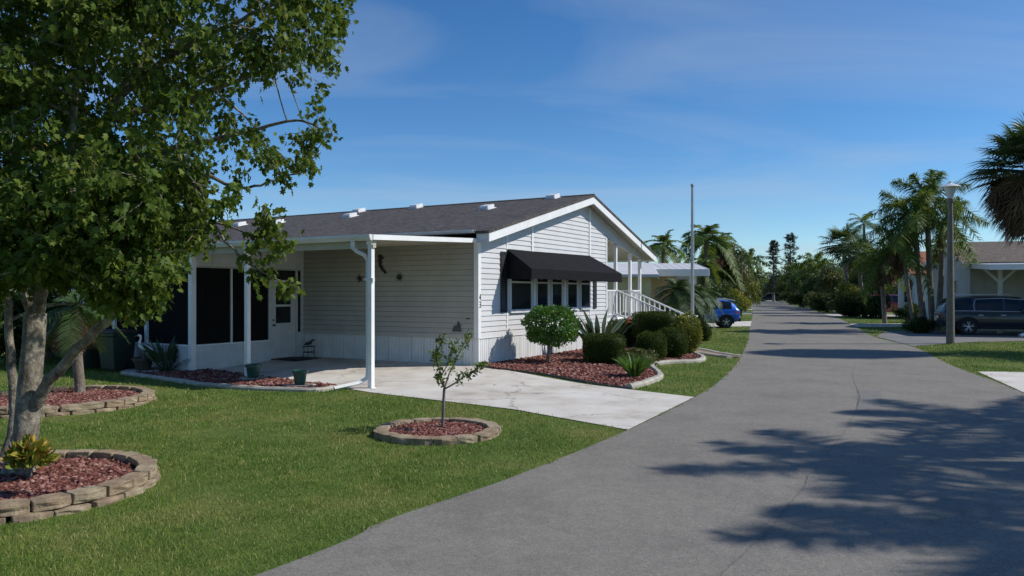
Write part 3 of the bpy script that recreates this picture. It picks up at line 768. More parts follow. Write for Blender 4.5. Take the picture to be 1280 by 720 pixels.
# house number at the corner
def digit(segs, z):
    mb = MB()
    for (a0, b0, a1, b1) in segs:
        d_ = Vector((0, a1-a0, b1-b0)); l = d_.length; n_ = Vector((0, -d_.z, d_.y)).normalized()*.011
        p0 = Vector((.031, a0, z+b0))-d_.normalized()*.008; p1 = Vector((.031, a1, z+b1))+d_.normalized()*.008
        mb.prism([tuple(p0-n_), tuple(p1-n_), tuple(p1+n_), tuple(p0+n_)], (.010, 0, 0))
    return mb
four = [(.045, 0, .045, .13), (0, .045, .062, .045), (0, .045, .04, .13)]
three = [(0, .13, .055, .13), (.055, .13, .055, 0), (0, 0, .055, 0), (.012, .065, .055, .065)]
def put(segs, z):
    mb = digit([(a-.005, b, c-.005, d) for a, b, c, d in segs], z); mb.build('house_number', MT['dark_metal'], HA)
put(four, 1.63); put(three, 1.45)

# carport
CY, CZ0, CZ1 = -3.88, 3.11, 2.95
ct = lambda y: CZ0+(CZ1-CZ0)*(-y/3.88)
mb = MB()
mb.prism([(-.02, -.035, ct(-.035)), (-.02, CY, ct(CY)), (-.02, CY, ct(CY)-.075), (-.02, -.035, ct(-.035)-.075)], (-11.6, 0, 0))
x = -.30
while x > -11.5: mb.prism([(x, -.1, ct(-.1)-.073), (x, CY+.05, ct(CY)-.070), (x, CY+.05, ct(CY)-.10), (x, -.1, ct(-.1)-.10)], (.03, 0, 0)); x -= .305
mb.build('carport_roof', MT['soffit'], HA)
mb = MB(); mb.prism([(-.015, .0, ct(0)+.02), (-.015, CY-.02, ct(CY)+.02), (-.015, CY-.02, ct(CY)-.085), (-.015, -.0, ct(0)-.085)], (.03, 0, 0)); mb.build('carport_fascia', MT['white'], HA)
mb = MB(); g = [(.0, .02), (.0, -.10), (-.08, -.10), (-.125, -.02), (-.125, .02), (-.11, .02), (-.11, -.02), (-.075, -.085), (-.015, -.085), (-.015, .02)]
mb.prism([(-11.6, CY-.005+y, CZ1+z) for y, z in g], (11.6, 0, 0)); mb.add([(0, CY-.005+y, CZ1+z) for y, z in g[:5]], [(0, 1, 2, 3, 4)]); mb.build('carport_gutter', MT['white_metal'], HA)
mb = MB(); mb.box(-11.5, -.05, CY+.04, CY+.14, CZ1-.24, CZ1-.095); mb.build('carport_beam', MT['soffit'], HA)
def post(x, y, z1, w=.05):
    X, Y = h2w(x, y); z0 = gz(X, Y)-.05
    mb = MB(); mb.box(x-w, x+w, y-w, y+w, z0, z1); mb.box(x-w-.02, x+w+.02, y-w-.02, y+w+.02, z0, z0+.075); mb.box(x-w-.02, x+w+.02, y-w-.02, y+w+.02, z1-.09, z1)
    return mb.build('carport_post', MT['white'], HA, .006)
post(-.13, -3.80, CZ1-.09); post(-3.77, -3.80, CZ1-.09)
# downspout at the road side post
def spout(pts, r=.045):
    mb = MB(); mb.tube(pts, r, 4, cap=False); return mb
X, Y = h2w(-.13, -3.8); zg = gz(X, Y)
dn = [(-.48, -3.96, 2.87), (-.48, -3.96, 2.72), (-.40, -3.92, 2.64), (-.26, -3.86, 2.57), (-.215, -3.80, 2.46), (-.215, -3.80, zg+.32), (-.23, -3.83, zg+.20), (-.30, -3.98, zg+.12), (-.52, -4.45, zg+.05)]
spout(dn).build('downspout', MT['white_metal'], HA, smooth=False)
mb = MB(); mb.box(-.27, -.10, -3.86, -3.745, 2.05, 2.09); mb.box(-.09, -.03, -3.87, -3.80, 2.02, 2.10); mb.build('hose_bracket', MT['white_metal'], HA, .005)
# screened room
LX, LY, LW = -5.86, -3.69, -10.6
zb = -.17
mb = MB(); mb.box(LX-.12, LX, LY+.0, -1.27, zb, .50); mb.box(LW, LX-.12, LY, LY+.12, zb, .50)
mb.box(LX-.12, LX, LY, -1.27, 2.42, 2.88); mb.box(LX-.12, LX, -1.27, -.03, 2.42, 3.0); mb.box(LW, LX-.12, LY, LY+.12, 2.42, 2.85)
mb.box(LX-.1, LX-.01, -.12, -.03, zb, 2.42); mb.box(LX-.1, LX-.01, -.31, -.25, zb, 2.42); mb.box(LX-.1, LX-.01, -.25, -.12, zb, .70); mb.box(LX-.1, LX-.01, -1.29, -1.22, zb, 2.42)
mb.box(LX-.1, LX-.01, -1.22, -.31, 2.09, 2.15)
mb.build('screen_room_wall', MT['lanai'], HA)
mb = MB(); mb.box(LX-.13, LX+.015, LY-.015, -1.29, .50, .535); mb.box(LW, LX-.131, LY-.015, LY+.13, .50, .535); mb.build('knee_wall_cap', MT['white'], HA)
mb = MB()
for y in (-3.1, -1.9): mb.box(LX, LX+.008, y-.008, y+.008, 2.45, 2.86)
mb.box(LX, LX+.010, LY, -.1, 2.43, 2.455); mb.build('panel_batten', MT['soffit'], HA)
mb = MB(); mb.box(LX-.12, LX+.012, LY-.012, LY+.12, zb, 2.86); mb.build('screen_post', MT['white'], HA, .006)
for x in (-7.65, -9.0, -10.35): mb = MB(); mb.box(x-.045, x+.045, LY-.01, LY+.1, .535, 2.42); mb.build('screen_post', MT['white'], HA, .004)
mb = MB(); mb.box(LX-.07, LX+.005, -2.53, -2.49, .535, 2.42); mb.build('screen_post', MT['white'], HA)
for x0, x1 in ((-5.98, -7.6), (-7.7, -8.95), (-9.05, -10.3)):
    mb = MB(); mb.box(x1, x0, LY+.05, LY+.056, .535, 2.42); mb.build('screen_panel', MT['screen'], HA)
for y0, y1 in ((-3.56, -2.53), (-2.49, -1.29)):
    mb = MB(); mb.box(LX-.05, LX-.044, y0, y1, .535, 2.42); mb.build('screen_panel', MT['screen'], HA)
mb = MB(); mb.box(LX-.055, LX-.048, -.25, -.12, .70, 2.42); mb.box(LX-.055, LX-.048, -1.22, -.31, 2.15, 2.42); mb.build('transom_pane', MT['glass'], HA)
mb = MB(); mb.box(LW-.1, LW, LY, -.05, -.1, 2.9); mb.build('screen_room_end', MT['lanai'], HA)
mb = MB(); mb.box(LX-.28, LX-.24, -3.4, -3.34, .5, 2.42); mb.box(-7.0, -6.95, -1.2, -1.14, .5, 2.4); mb.box(-8.2, -8.15, -1.5, -1.44, .5, 2.4); mb.build('inner_frame', MT['dark_metal'], HA)
dr = MB(); y0, y1 = -1.21, -.32
dr.box(LX-.07, LX-.02, y0, y0+.17, .02, 2.08); dr.box(LX-.07, LX-.02, y1-.17, y1, .02, 2.08); dr.box(LX-.07, LX-.02, y0+.17, y1-.17, .02, .97); dr.box(LX-.07, LX-.02, y0+.17, y1-.17, 1.93, 2.08); dr.box(LX-.07, LX-.02, y0+.17, y1-.17, 1.42, 1.48)
dr.prism([(LX-.022, y0+.10, .12), (LX-.022, y1-.10, .12), (LX-.022, y1-.10, .86), (LX-.022, y0+.10, .86)], (.008, 0, 0))
door = dr.build('door', MT['lanai'], HA)
for z0, z1 in ((.97, 1.42), (1.48, 1.93)):
    mb = MB(); mb.box(LX-.052, LX-.044, y0+.17, y1-.17, z0, z1); mb.build('door_pane', MT['glass'], door)
mb = MB(); mb.lathe([(.03, 0), (.03, .01), (.012, .02), (.014, .04), (.03, .055), (.028, .075), (.01, .08)], 14, axis='y'); k = mb.build('door_knob', MT['dark_metal'], door, smooth=True); k.location = (LX-.02, y0+.08, .92); k.rotation_euler = (0, 0, -PI/2)
mb = MB(); mb.lathe([(.026, 0), (.026, .012), (.018, .03)], 14, axis='y'); k = mb.build('deadbolt', MT['dark_metal'], door, smooth=True); k.location = (LX-.02, y0+.08, 1.06); k.rotation_euler = (0, 0, -PI/2)

# front porch at the far end of the gable
mb = MB(); mb.box(-2.2, .0, 7.9, WT, .83, .95); mb.build('porch_floor', MT['white'], HA)
mb = MB(); mb.prism([(-2.2, 7.88, 3.64), (-2.2, WT-.02, 3.07), (-2.2, WT-.02, 3.11), (-2.2, 7.88, 3.68)], (2.09, 0, 0)); mb.build('porch_ceiling', MT['soffit'], HA)
for s in (8.79, 10.13, 11.10): mb = MB(); mb.box(-.10, .0, s-.055, s+.055, -.1, 3.62-.171*(s-7.87)); mb.build('porch_post', MT['white'], HA, .006)
def railing(a, b, za, zb_, n, name='porch_railing'):
    mb = MB(); a = Vector(a); b = Vector(b); d = (b-a); t = d.normalized(); nn = Vector((-t.y, t.x, 0))*.04
    for h, th in ((za, .05), (zb_, .045)):
        p = [a+Vector((0, 0, h))-nn, b+Vector((0, 0, h))-nn, b+Vector((0, 0, h))+nn, a+Vector((0, 0, h))+nn]; mb.prism([tuple(q) for q in p], (0, 0, th))
    for i in range(n):
        q = a+d*((i+.5)/n); mb.box(q.x-.02, q.x+.02, q.y-.02, q.y+.02, q.z+zb_, q.z+za)
    mb.build(name, MT['white'], HA)
railing((-.05, 7.89, .95), (-.05, 8.73, .95), .90, .09, 7); railing((-.05, 10.19, .95), (-.05, 11.05, .95), .90, .09, 7); railing((-.1, 11.1, .95), (-2.1, 11.1, .95), .90, .09, 15)
run = 2.3
for s in (8.79, 10.13):
    railing((.02, s, .95), (run, s, -.02), .90, .10, 12, 'stair_railing')
    mb = MB(); mb.box(run-.01, run+.09, s-.05, s+.05, -.15, .98); mb.box(run-.03, run+.11, s-.07, s+.07, .98, 1.02); mb.build('newel_post', MT['white'], HA, .005)
for i in range(5):
    z = .95-(i+1)*.17; mb = MB(); mb.box(i*.42+.0, i*.42+.46, 8.86, 10.06, z-.04, z); mb.box(i*.42+.0, i*.42+.02, 8.86, 10.06, z, z+.128); mb.build('stair_tread', MT['white'], HA)
mb = MB()
s = 8.0
while s < 11.2: mb.box(-.06, -.05, s, s+.09, -.12, .83); s += .1
mb.build('porch_skirting', MT['white'], HA)
# ------------------------------------------------------------------ plants
def unit(v): return np.asarray(v, float)/np.linalg.norm(v)
def rdir(n): return nrm(rng.normal(size=(n, 3)))

def maple():
    base = Vector((-5.1, 7.85, GB))
    t = thing('maple_tree', 'big leafy maple with pale grey bark, nearest tree at the photo’s left'.replace('’', "'"), 'tree', base)
    P = lambda *q: [at(*p)-base for p in q]
    mb = MB(); skel = []
    def limb(pts, r0, r1, n=9, k=5, wob=.012):
        p = smooth([tuple(q) for q in pts], k) if len(pts) > 2 else [tuple(Vector(pts[0]).lerp(Vector(pts[1]), i/4)) for i in range(5)]
        p = [Vector(q) for q in p]
        p = [q+Vector((random.uniform(-wob, wob), random.uniform(-wob, wob), random.uniform(-wob, wob))) if 0 < i < len(p)-1 else q for i, q in enumerate(p)]
        m = len(p); rad = [r0+(r1-r0)*(i/(m-1))**.8 for i in range(m)]
        mb.tube(p, rad, n); skel.extend((q, rr) for q, rr in zip(p, rad)); return p
    # flared trunk
    mb.tube([Vector((-.02, 0, -.05)), Vector((0, 0, .08)), Vector((.02, .0, .25))]+P((33, 540, 7.87), (37, 480, 7.9), (42, 430, 7.95), (44, 392, 8.0)), [.20, .158, .132, .120, .112, .106, .108], 14)
    limb(P((6, 575, 8.15), (18, 520, 8.2), (14, 440, 8.2), (4, 330, 8.3), (-20, 180, 8.4), (-50, 0, 8.5), (-90, -200, 8.6)), .06, .018)
    limb(P((42, 405, 8.0), (31, 345, 8.0), (22, 270, 8.0), (8, 150, 7.9), (-8, 30, 7.7), (-20, -180, 7.4)), .075, .018)
    limb(P((47, 405, 8.0), (55, 340, 8.1), (75, 270, 8.2), (105, 200, 8.3), (150, 120, 8.5), (205, 20, 8.7), (260, -120, 9.0)), .075, .018)
    limb(P((45, 395, 8.0), (62, 330, 7.7), (80, 240, 7.4), (95, 120, 7.1), (110, -20, 6.9), (120, -200, 6.8)), .06, .016)
    limb(P((46, 505, 7.86), (58, 480, 7.8), (78, 458, 7.7), (108, 425, 7.55), (138, 398, 7.45), (172, 362, 7.3), (212, 322, 7.25), (255, 285, 7.2)), .068, .024)
    limb(P((85, 245, 8.2), (140, 212, 8.0), (200, 190, 7.8), (250, 178, 7.7), (310, 165, 7.6), (370, 150, 7.55), (405, 165, 7.5)), .055, .006)
    limb(P((130, 150, 8.4), (200, 130, 8.4), (265, 112, 8.4), (330, 88, 8.3), (385, 60, 8.3), (428, 30, 8.3)), .05, .006)
    limb(P((150, 120, 8.5), (215, 70, 8.2), (290, 30, 8.0), (350, 0, 7.9), (410, -40, 7.8)), .045, .008)
    limb(P((172, 362, 7.3), (205, 300, 7.1), (235, 262, 7.0), (262, 272, 7.0), (278, 295, 7.0), (305, 325, 7.0), (335, 343, 7.0), (366, 357, 7.0)), .030, .004)
    limb(P((235, 262, 7.0), (270, 278, 7.0), (305, 290, 6.95), (340, 298, 6.95), (366, 306, 6.95)), .014, .004)
    limb(P((200, 190, 7.8), (250, 215, 7.5), (300, 235, 7.4), (345, 225, 7.4), (385, 212, 7.4)), .028, .005)
    limb(P((105, 200, 8.3), (70, 120, 8.8), (30, 20, 9.2), (10, -100, 9.5)), .05, .012)
    limb(P((55, 340, 8.1), (90, 320, 8.7), (140, 290, 9.2), (190, 280, 9.5)), .04, .01)
    limb(P((80, 240, 7.4), (120, 260, 6.8), (160, 290, 6.5), (190, 320, 6.4)), .035, .008)
    poly = [(-330, -330), (480, -330), (455, -30), (441, 22), (436, 80), (400, 97), (345, 103), (310, 112), (298, 128), (318, 142), (352, 128), (388, 135), (418, 168), (405, 182),
            (385, 196), (390, 212), (368, 228), (345, 246), (318, 262), (285, 266), (262, 278), (250, 296), (258, 318), (232, 336), (214, 366), (192, 384), (160, 402), (128, 392), (100, 352), (70, 345), (38, 362), (0, 372), (-60, 392), (-330, 350)]
    cl = []
    while len(cl) < 900:
        x, y = (random.uniform(-330, 470), random.uniform(-330, 405)) if len(cl) < 740 else (random.uniform(-20, 235), random.uniform(225, 400))
        if inpoly([x], [y], poly)[0]:
            edge = max(0, (x-230)/230)
            Y = random.uniform(6.1+.9*edge, 10.0-1.3*edge)
            if y > 190 and 7.25 < Y < 8.7: Y = random.choice((random.uniform(6.2, 7.2), random.uniform(8.75, 9.9)))
            if x > 250 and random.random() < (.64 if y > 60 else .5): continue
            cl.append((x, y, Y))
    pts = []
    for x, y, Y in cl:
        c = at(x, y, Y)
        for _ in range(6):
            q = c+Vector((random.gauss(0, .21), random.gauss(0, .25), random.gauss(0, .17)))
            px, py = CX+F*q.x/q.y, HY-F*(q.z-CZ)/q.y
            if inpoly([px], [py], poly)[0]: pts.append(q-base)
    for x, y, Y, n, s in ((316, 306, 7.0, 2, .06), (303, 316, 7.0, 1, .04), (318, 288, 7.0, 2, .05), (340, 318, 7.0, 1, .03), (347, 337, 7.0, 1, .02), (368, 306, 6.95, 1, .02), (365, 358, 7.0, 2, .02), (332, 280, 7.0, 2, .05), (350, 262, 7.0, 1, .05), (330, 262, 7.0, 2, .05), (356, 302, 6.95, 1, .02),
                          (412, 166, 7.5, 2, .03), (392, 212, 7.4, 2, .04), (300, 40, 8.0, 3, .1)):
        for _ in range(n): pts.append(at(x, y, Y)+Vector((random.gauss(0, s), random.gauss(0, s), random.gauss(0, s)))-base)
    # second order branches
    sk = [(q, r) for q, r in skel if q.z > 1.2]
    for x, y, Y in random.sample(cl, 260):
        c = at(x, y, Y)-base; q, r = min(sk, key=lambda a: (a[0]-c).length+max(0, a[0].z-c.z)*.6)
        d = (c-q)
        if d.length < .25: continue
        m = q.lerp(c, .5)+Vector((random.gauss(0, .07), random.gauss(0, .07), .08+random.gauss(0, .05)))*d.length*.8
        limb([q, m, c], min(r*.6, .022), .005, 6, 4, .006)
    sk = [(q, r) for q, r in skel if q.z > 1.0]; SK = np.array([q[:] for q, r in sk])
    C = Cloud()
    for p in pts:
        i = np.argmin(((SK-np.array(p))**2).sum(1)); q = sk[i][0]; d = p-q
        if .04 < d.length < .55: mb.tube([q, q.lerp(p, .5)+Vector((random.gauss(0, .1), random.gauss(0, .1), .08))*d.length, p], [.005, .004, .0022], 4)
        n = random.randint(17, 27)
        u = d.normalized() if d.length > .05 else Vector((.5, 0, 0))
        k = rng.random(n)
        pos = np.array(p)[None]-np.array(u)[None]*(k*.22)[:, None]+rng.normal(size=(n, 3))*.05
        ax = rdir(n)*.55+np.array(u)*.30+np.array([0.05, -.05, -.85])
        tint = np.clip(random.gauss(.45, .14)+rng.normal(size=n)*.16, 0, 1)
        C.add(pos, ax, rng.uniform(.052, .098, n), L_MAPLE, tint, width=rng.uniform(.042, .078, n), roll=rdir(n)*.6+np.array([.0, .0, .5]))
    mb.build('trunk', MT['maple_bark'], t, smooth=True)
    C.build('crown', MT['maple_leaf'], t)
maple()

def shrub(name, label, cat, c, rad, mat, n, ls, p=2.0, core=.86, zc=None, T=L_OVAL, base_z=None, jit=.07, up=.25, flat_top=False, group=None, parts=True):
    """clipped or loose bush: leaves through a superellipsoid shell over a twiggy core"""
    x, y = c; z0 = gz(x, y) if base_z is None else base_z
    t = thing(name, label, cat, (x, y, z0), 0, group)
    a, b, h = rad; zc = h if zc is None else zc
    u = rdir(n)
    k = (np.abs(u[:, 0]/a)**p+np.abs(u[:, 1]/b)**p+np.abs(u[:, 2]/h)**p)**(-1/p)
    lump = 1+jit*np.sin(u[:, 0]*5.1+c[0]*3)*np.sin(u[:, 1]*4.7+c[1])+jit*.7*np.sin(u[:, 2]*6.3+1+c[0])*np.sin(u[:, 0]*7.7)
    dep = 1-.30*rng.random(n)**2.2
    pos = u*(k*lump*dep)[:, None]; g = np.sign(u)*np.abs(pos/np.array([a, b, h]))**(p-1)
    ax = nrm(g)*.55+rdir(n)*.75+np.array([0, 0, up])
    pos[:, 2] += zc; m = pos[:, 2] > .02; pos, ax, d2 = pos[m], ax[m], dep[m]
    C = Cloud(); C.add(pos, ax, ls*rng.uniform(.6, 1.25, len(pos)), T, np.clip(rng.normal(.5, .22, len(pos)), 0, 1))
    bm = bmesh.new(); bmesh.ops.create_icosphere(bm, subdivisions=3, radius=1)
    cv = np.array([v.co[:] for v in bm.verts]); cf = np.array([[v.index for v in f.verts] for f in bm.faces]); bm.free()
    kk = (np.abs(cv[:, 0]/a)**p+np.abs(cv[:, 1]/b)**p+np.abs(cv[:, 2]/h)**p)**(-1/p)
    cv = cv*(kk*core*(.93+.1*rng.random(len(kk))))[:, None]; cv[:, 2] = np.maximum(cv[:, 2]+zc, .03)
    C.raw(cv, cf, .12); C.build('foliage', mat, t)
    mb = MB()
    for _ in range(5):
        q = Vector((random.uniform(-.4, .4)*a, random.uniform(-.4, .4)*b, zc)); mb.tube([Vector((q.x*.3, q.y*.3, -.05)), q*.6, q], [.02, .015, .008], 6)
    mb.build('stem', MT['twig_bark'], t); return t

def G(px, py): return gp(px, py)
shrub('clipped_shrub', 'squarish clipped green shrub in the lava rock, behind the bright lily clump', 'shrub', G(755, 455), (.52, .46, .39), MT['hedge_leaf'], 11000, .042, 7, jit=.025, core=.9, zc=.39)
shrub('clipped_shrub', 'dark round shrub between the bird of paradise and the stairs', 'shrub', G(781, 434), (.55, .5, .46), MT['dark_leaf'], 8000, .042, 2.6, jit=.05)
shrub('clipped_hedge', 'tall flat-topped dark hedge shrub hiding the foot of the stairs', 'hedge', G(819, 437), (.76, .5, .42), MT['hedge_leaf'], 14000, .04, 7, zc=.80, jit=.025, core=.9)
shrub('clipped_shrub', 'loose rounded shrub under the flat-topped hedge, left of its neighbour', 'shrub', G(814, 453), (.42, .42, .42), MT['hedge_leaf'], 7500, .042, 2.5, jit=.09)
shrub('clipped_shrub', 'loose rounded shrub under the flat-topped hedge, next to the yellow croton', 'shrub', G(839, 448), (.50, .42, .44), MT['hedge_leaf'], 7500, .042, 2.5, jit=.09)
shrub('croton_shrub', 'yellow leaved croton shrub beside the flagpole', 'shrub', G(858, 443), (.42, .42, .62), MT['yellow_leaf'], 5500, .075, 2.2, jit=.12)
shrub('low_groundcover', 'low sprawling yellow green plant behind the lily clump', 'plant', G(797, 458), (.55, .45, .2), MT['olive_leaf'], 2600, .07, 2, jit=.2)
shrub('clipped_shrub', 'small dark boxy shrub just right of the flagpole', 'shrub', (7.42, 30.0), (.40, .40, .36), MT['dark_leaf'], 3500, .06, 3.5)
shrub('young_shrub', 'low leafy sprout at the corner of the driveway and the gable wall', 'shrub', G(604, 459), (.16, .14, .05), MT['lime_leaf'], 120, .07, 2, parts=False)

def standard_topiary():
    x, y = G(685, 455); z0 = gz(x, y)
    t = thing('topiary_tree', 'small standard tree with rounded glossy crown in front of the windows', 'tree', (x, y, z0))
    mb = MB(); mb.tube([(.0, 0, -.03), (-.01, 0, .15), (.03, .0, .36), (.03, .02, .52)], [.055, .042, .038, .04], 9)
    for d in ((-.25, .05, .8), (.3, .0, .85), (.08, .2, .9), (-.02, -.22, .82), (.18, -.1, .98), (-.15, .12, .98)):
        mb.tube([(.03, .02, .5), (.03+d[0]*.45, d[1]*.5, .66), d], [.028, .018, .008], 6)
    mb.build('trunk', MT['twig_bark'], t, smooth=True)
    n = 5200; u = rdir(n); u[:, 2] = np.where(u[:, 2] < -.35, u[:, 2]*.6, u[:, 2])
    k = (np.abs(u[:, 0]/.63)**2.7+np.abs(u[:, 1]/.6)**2.7+np.abs(u[:, 2]/.46)**2.7)**(-1/2.7)
    l = 1+.11*np.sin(u[:, 0]*6+1)*np.sin(u[:, 2]*7)+.08*np.sin(u[:, 1]*8+u[:, 0]*4)
    dep = 1-.4*rng.random(n)**1.8
    pos = u*(k*l*dep)[:, None]+np.array([.08, 0, .96])
    C = Cloud(); C.add(pos, u*.5+rdir(n)*.7+np.array([0, 0, .15]), rng.uniform(.06, .11, n), L_OVAL, np.clip(rng.normal(.5, .2, n), 0, 1)); C.build('crown', MT['bright_leaf'], t)
standard_topiary()

def spiky(name, label, c, n, L, W, mat, spread=.75, petiole=.3, parts='leaves', droop=.18, flowers=False):
    x, y = c; z0 = gz(x, y); t = thing(name, label, 'plant', (x, y, z0))
    C = Cloud(); mb = MB()
    for i in range(n):
        a = random.uniform(0, 2*PI); s = random.uniform(.1, spread); l = L*random.uniform(.65, 1.1)
        d = np.array([math.cos(a)*s, math.sin(a)*s, 1.0]); d = d/np.linalg.norm(d)
        b = np.array([math.cos(a)*.08, math.sin(a)*.08, 0]); e = b+d*l*petiole*2
        if petiole > .05: mb.tube([tuple(b), tuple((b+e)/2+np.array([0, 0, .02])), tuple(e)], [.012, .010, .008], 5)
        # blade as three bent segments
        side = nrm(np.cross(d, rng.normal(size=3))); w = W*random.uniform(.8, 1.2); p = e.copy(); dirv = d.copy(); V = []
        prof = [.55, 1.0, .85, .45, .04]
        for k in range(5):
            V += [p-side*w*prof[k]*.5, p+np.array([0, 0, -.12*w*prof[k]]), p+side*w*prof[k]*.5]
            p = p+dirv*l*.16; dirv = nrm(dirv+np.array([math.cos(a)*.10, math.sin(a)*.10, -droop]))
        Fq = []
        for k in range(4):
            for j in range(2):
                q = k*3+j; Fq += [(q, q+1, q+4), (q, q+4, q+3)]
        C.raw(np.array(V), np.array(Fq), random.random())
    C.build(parts, mat, t)
    if petiole > .05: mb.build('stem', mat, t)
    if flowers:
        f = MB()
        for q in flowers:
            q = Vector(q); f.tube([q, q+Vector((.10, -.03, .05)), q+Vector((.22, -.05, .03))], [.025, .02, .004], 6)
            for j in range(3): f.tube([q+Vector((.05, 0, .03)), q+Vector((.07+.02*j, .0, .12)), q+Vector((.06+.05*j, .0, .22))], [.018, .022, .003], 5)
        f.build('flower', MT['orange'], t)
    return t
spiky('bird_of_paradise', 'tall spiky bird of paradise plant with dark grey green leaves by the wall', G(748, 446), 40, 1.22, .14, MT['spiky_leaf'], .85, .28, droop=.10, flowers=[(.75, -.1, .95)])
spiky('lily_clump', 'bright green grassy lily clump at the front of the lava bed', G(793, 473), 240, .92, .034, MT['lily_leaf'], .6, .02, droop=.20)
spiky('spiky_plant', 'dark spiky plant against the knee wall of the screened room', G(208, 466), 36, .95, .10, MT['spiky_leaf'], 1.2, .2, droop=.12)

def croton():
    x, y = -4.83, 7.62
    t = thing('croton_plant', 'low croton with orange, yellow and green leaves at the foot of the big tree', 'plant', (x, y, GB+.1))
    n = 340; u = rdir(n); u[:, 2] = np.abs(u[:, 2]); r = .22*rng.random(n)**.4
    pos = u*r[:, None]*np.array([.85, .7, 1.0])+np.array([0, 0, .12])
    C = Cloud(); tint = np.clip(.12+.62*(pos[:, 2]/.38)+rng.normal(size=n)*.18, 0, 1)
    C.add(pos, u*.8+rdir(n)*.5+np.array([0, 0, .1]), rng.uniform(.07, .12, n), L_OVAL, tint); C.build('leaves', MT['croton_leaf'], t)
    mb = MB()
    for _ in range(6): q = rdir(1)[0]; mb.tube([(0, 0, -.03), (q[0]*.12, q[1]*.12, .2), (q[0]*.18, q[1]*.18, .36)], [.01, .008, .005], 5)
    mb.build('stem', MT['twig_bark'], t)
croton()

def sapling():
    x, y = -.98, 10.72; t = thing('sapling_tree', 'thin young citrus sapling with sparse leaves in the small block ring', 'tree', (x, y, GB+.03))
    base = Vector((x, y, GB+.03)); P = lambda *q: [at(px, py, Y)-base for px, py, Y in q]
    mb = MB(); br = []
    def lim(pts, r0, r1):
        p = [Vector(q) for q in smooth([tuple(q) for q in pts], 4)]; m = len(p); mb.tube(p, [r0+(r1-r0)*i/(m-1) for i in range(m)], 7); br.extend(p[m//3:]+[a.lerp(b, .5) for a, b in zip(p[m//3:-1], p[m//3+1:])])
    lim([Vector((0, 0, -.08))]+P((554, 515, 10.72), (555, 492, 10.72), (556, 482, 10.72)), .024, .019)
    lim(P((556, 486, 10.72), (552, 470, 10.72), (547, 452, 10.7), (548, 438, 10.66), (553, 424, 10.6)), .013, .004)
    lim(P((556, 484, 10.72), (562, 466, 10.78), (570, 450, 10.85), (580, 430, 10.9), (586, 420, 10.95)), .014, .004)
    lim(P((556, 486, 10.72), (567, 480, 10.65), (580, 471, 10.55), (592, 465, 10.5), (600, 459, 10.45)), .013, .004)
    lim(P((551, 470, 10.7), (560, 455, 10.6), (566, 440, 10.5), (569, 428, 10.45)), .009, .003)
    lim(P((549, 455, 10.7), (545, 447, 10.8), (544, 441, 10.85)), .008, .003)
    lim(P((556, 484, 10.72), (551, 476, 10.72), (550, 470, 10.72)), .012, .008)
    mb.build('trunk', MT['twig_bark'], t, smooth=True)
    C = Cloud()
    for q in br:
        if q.z < .62: continue
        n = random.choice((3, 5, 6, 8, 9))
        C.add(np.array(q)[None]+rng.normal(size=(n, 3))*.035, rdir(n)*.8+np.array([0, 0, .15]), rng.uniform(.04, .072, n), L_OVAL, rng.random(n))
    C.build('crown', MT['lime_leaf'], t)
sapling()

# palms ------------------------------------------------------------
def frond(C, mb, top, az, el, L, leaf, K, droop, plume=False, tint=.5, w=.022, thick=.02):
    if plume: K = int(K*1.9); w = w*1.25; thick *= 1.4
    ts = np.linspace(0, 1, 9); ca, sa = math.cos(az), math.sin(az)
    pts = [np.array(top)+np.array([ca*L*(math.cos(el)*u), sa*L*(math.cos(el)*u), L*(math.sin(el)*u-droop*u*u)]) for u in ts]
    mb.tube([tuple(p) for p in pts], [thick*(1-.8*u) for u in ts], 4, cap=False)
    u = np.linspace(.14, 1, K); i = np.minimum((u*8).astype(int), 7); f = u*8-i; P = np.array(pts)
    pos = P[i]*(1-f)[:, None]+P[i+1]*f[:, None]; tan = nrm(P[i+1]-P[i])
    side = nrm(np.cross(tan, np.array([0, 0, 1.0]))); up = np.cross(side, tan)
    ll = leaf*np.sin(PI*(.12+.80*u))**.7
    for sgn in (-1, 1):
        if plume: ang = rng.uniform(-1.5, 1.3, K)
        else: ang = np.full(K, .25)+rng.normal(size=K)*.12
        ax = tan*.55+side*sgn*np.cos(ang)[:, None]+up*np.sin(ang)[:, None]*.8
        C.add(pos, ax, ll*rng.uniform(.85, 1.1, K), L_STRIP, np.clip(tint+rng.normal(size=K)*.12, 0, 1), width=np.full(K, w), roll=up+rng.normal(size=(K, 3))*.2, droop=ll*.35)
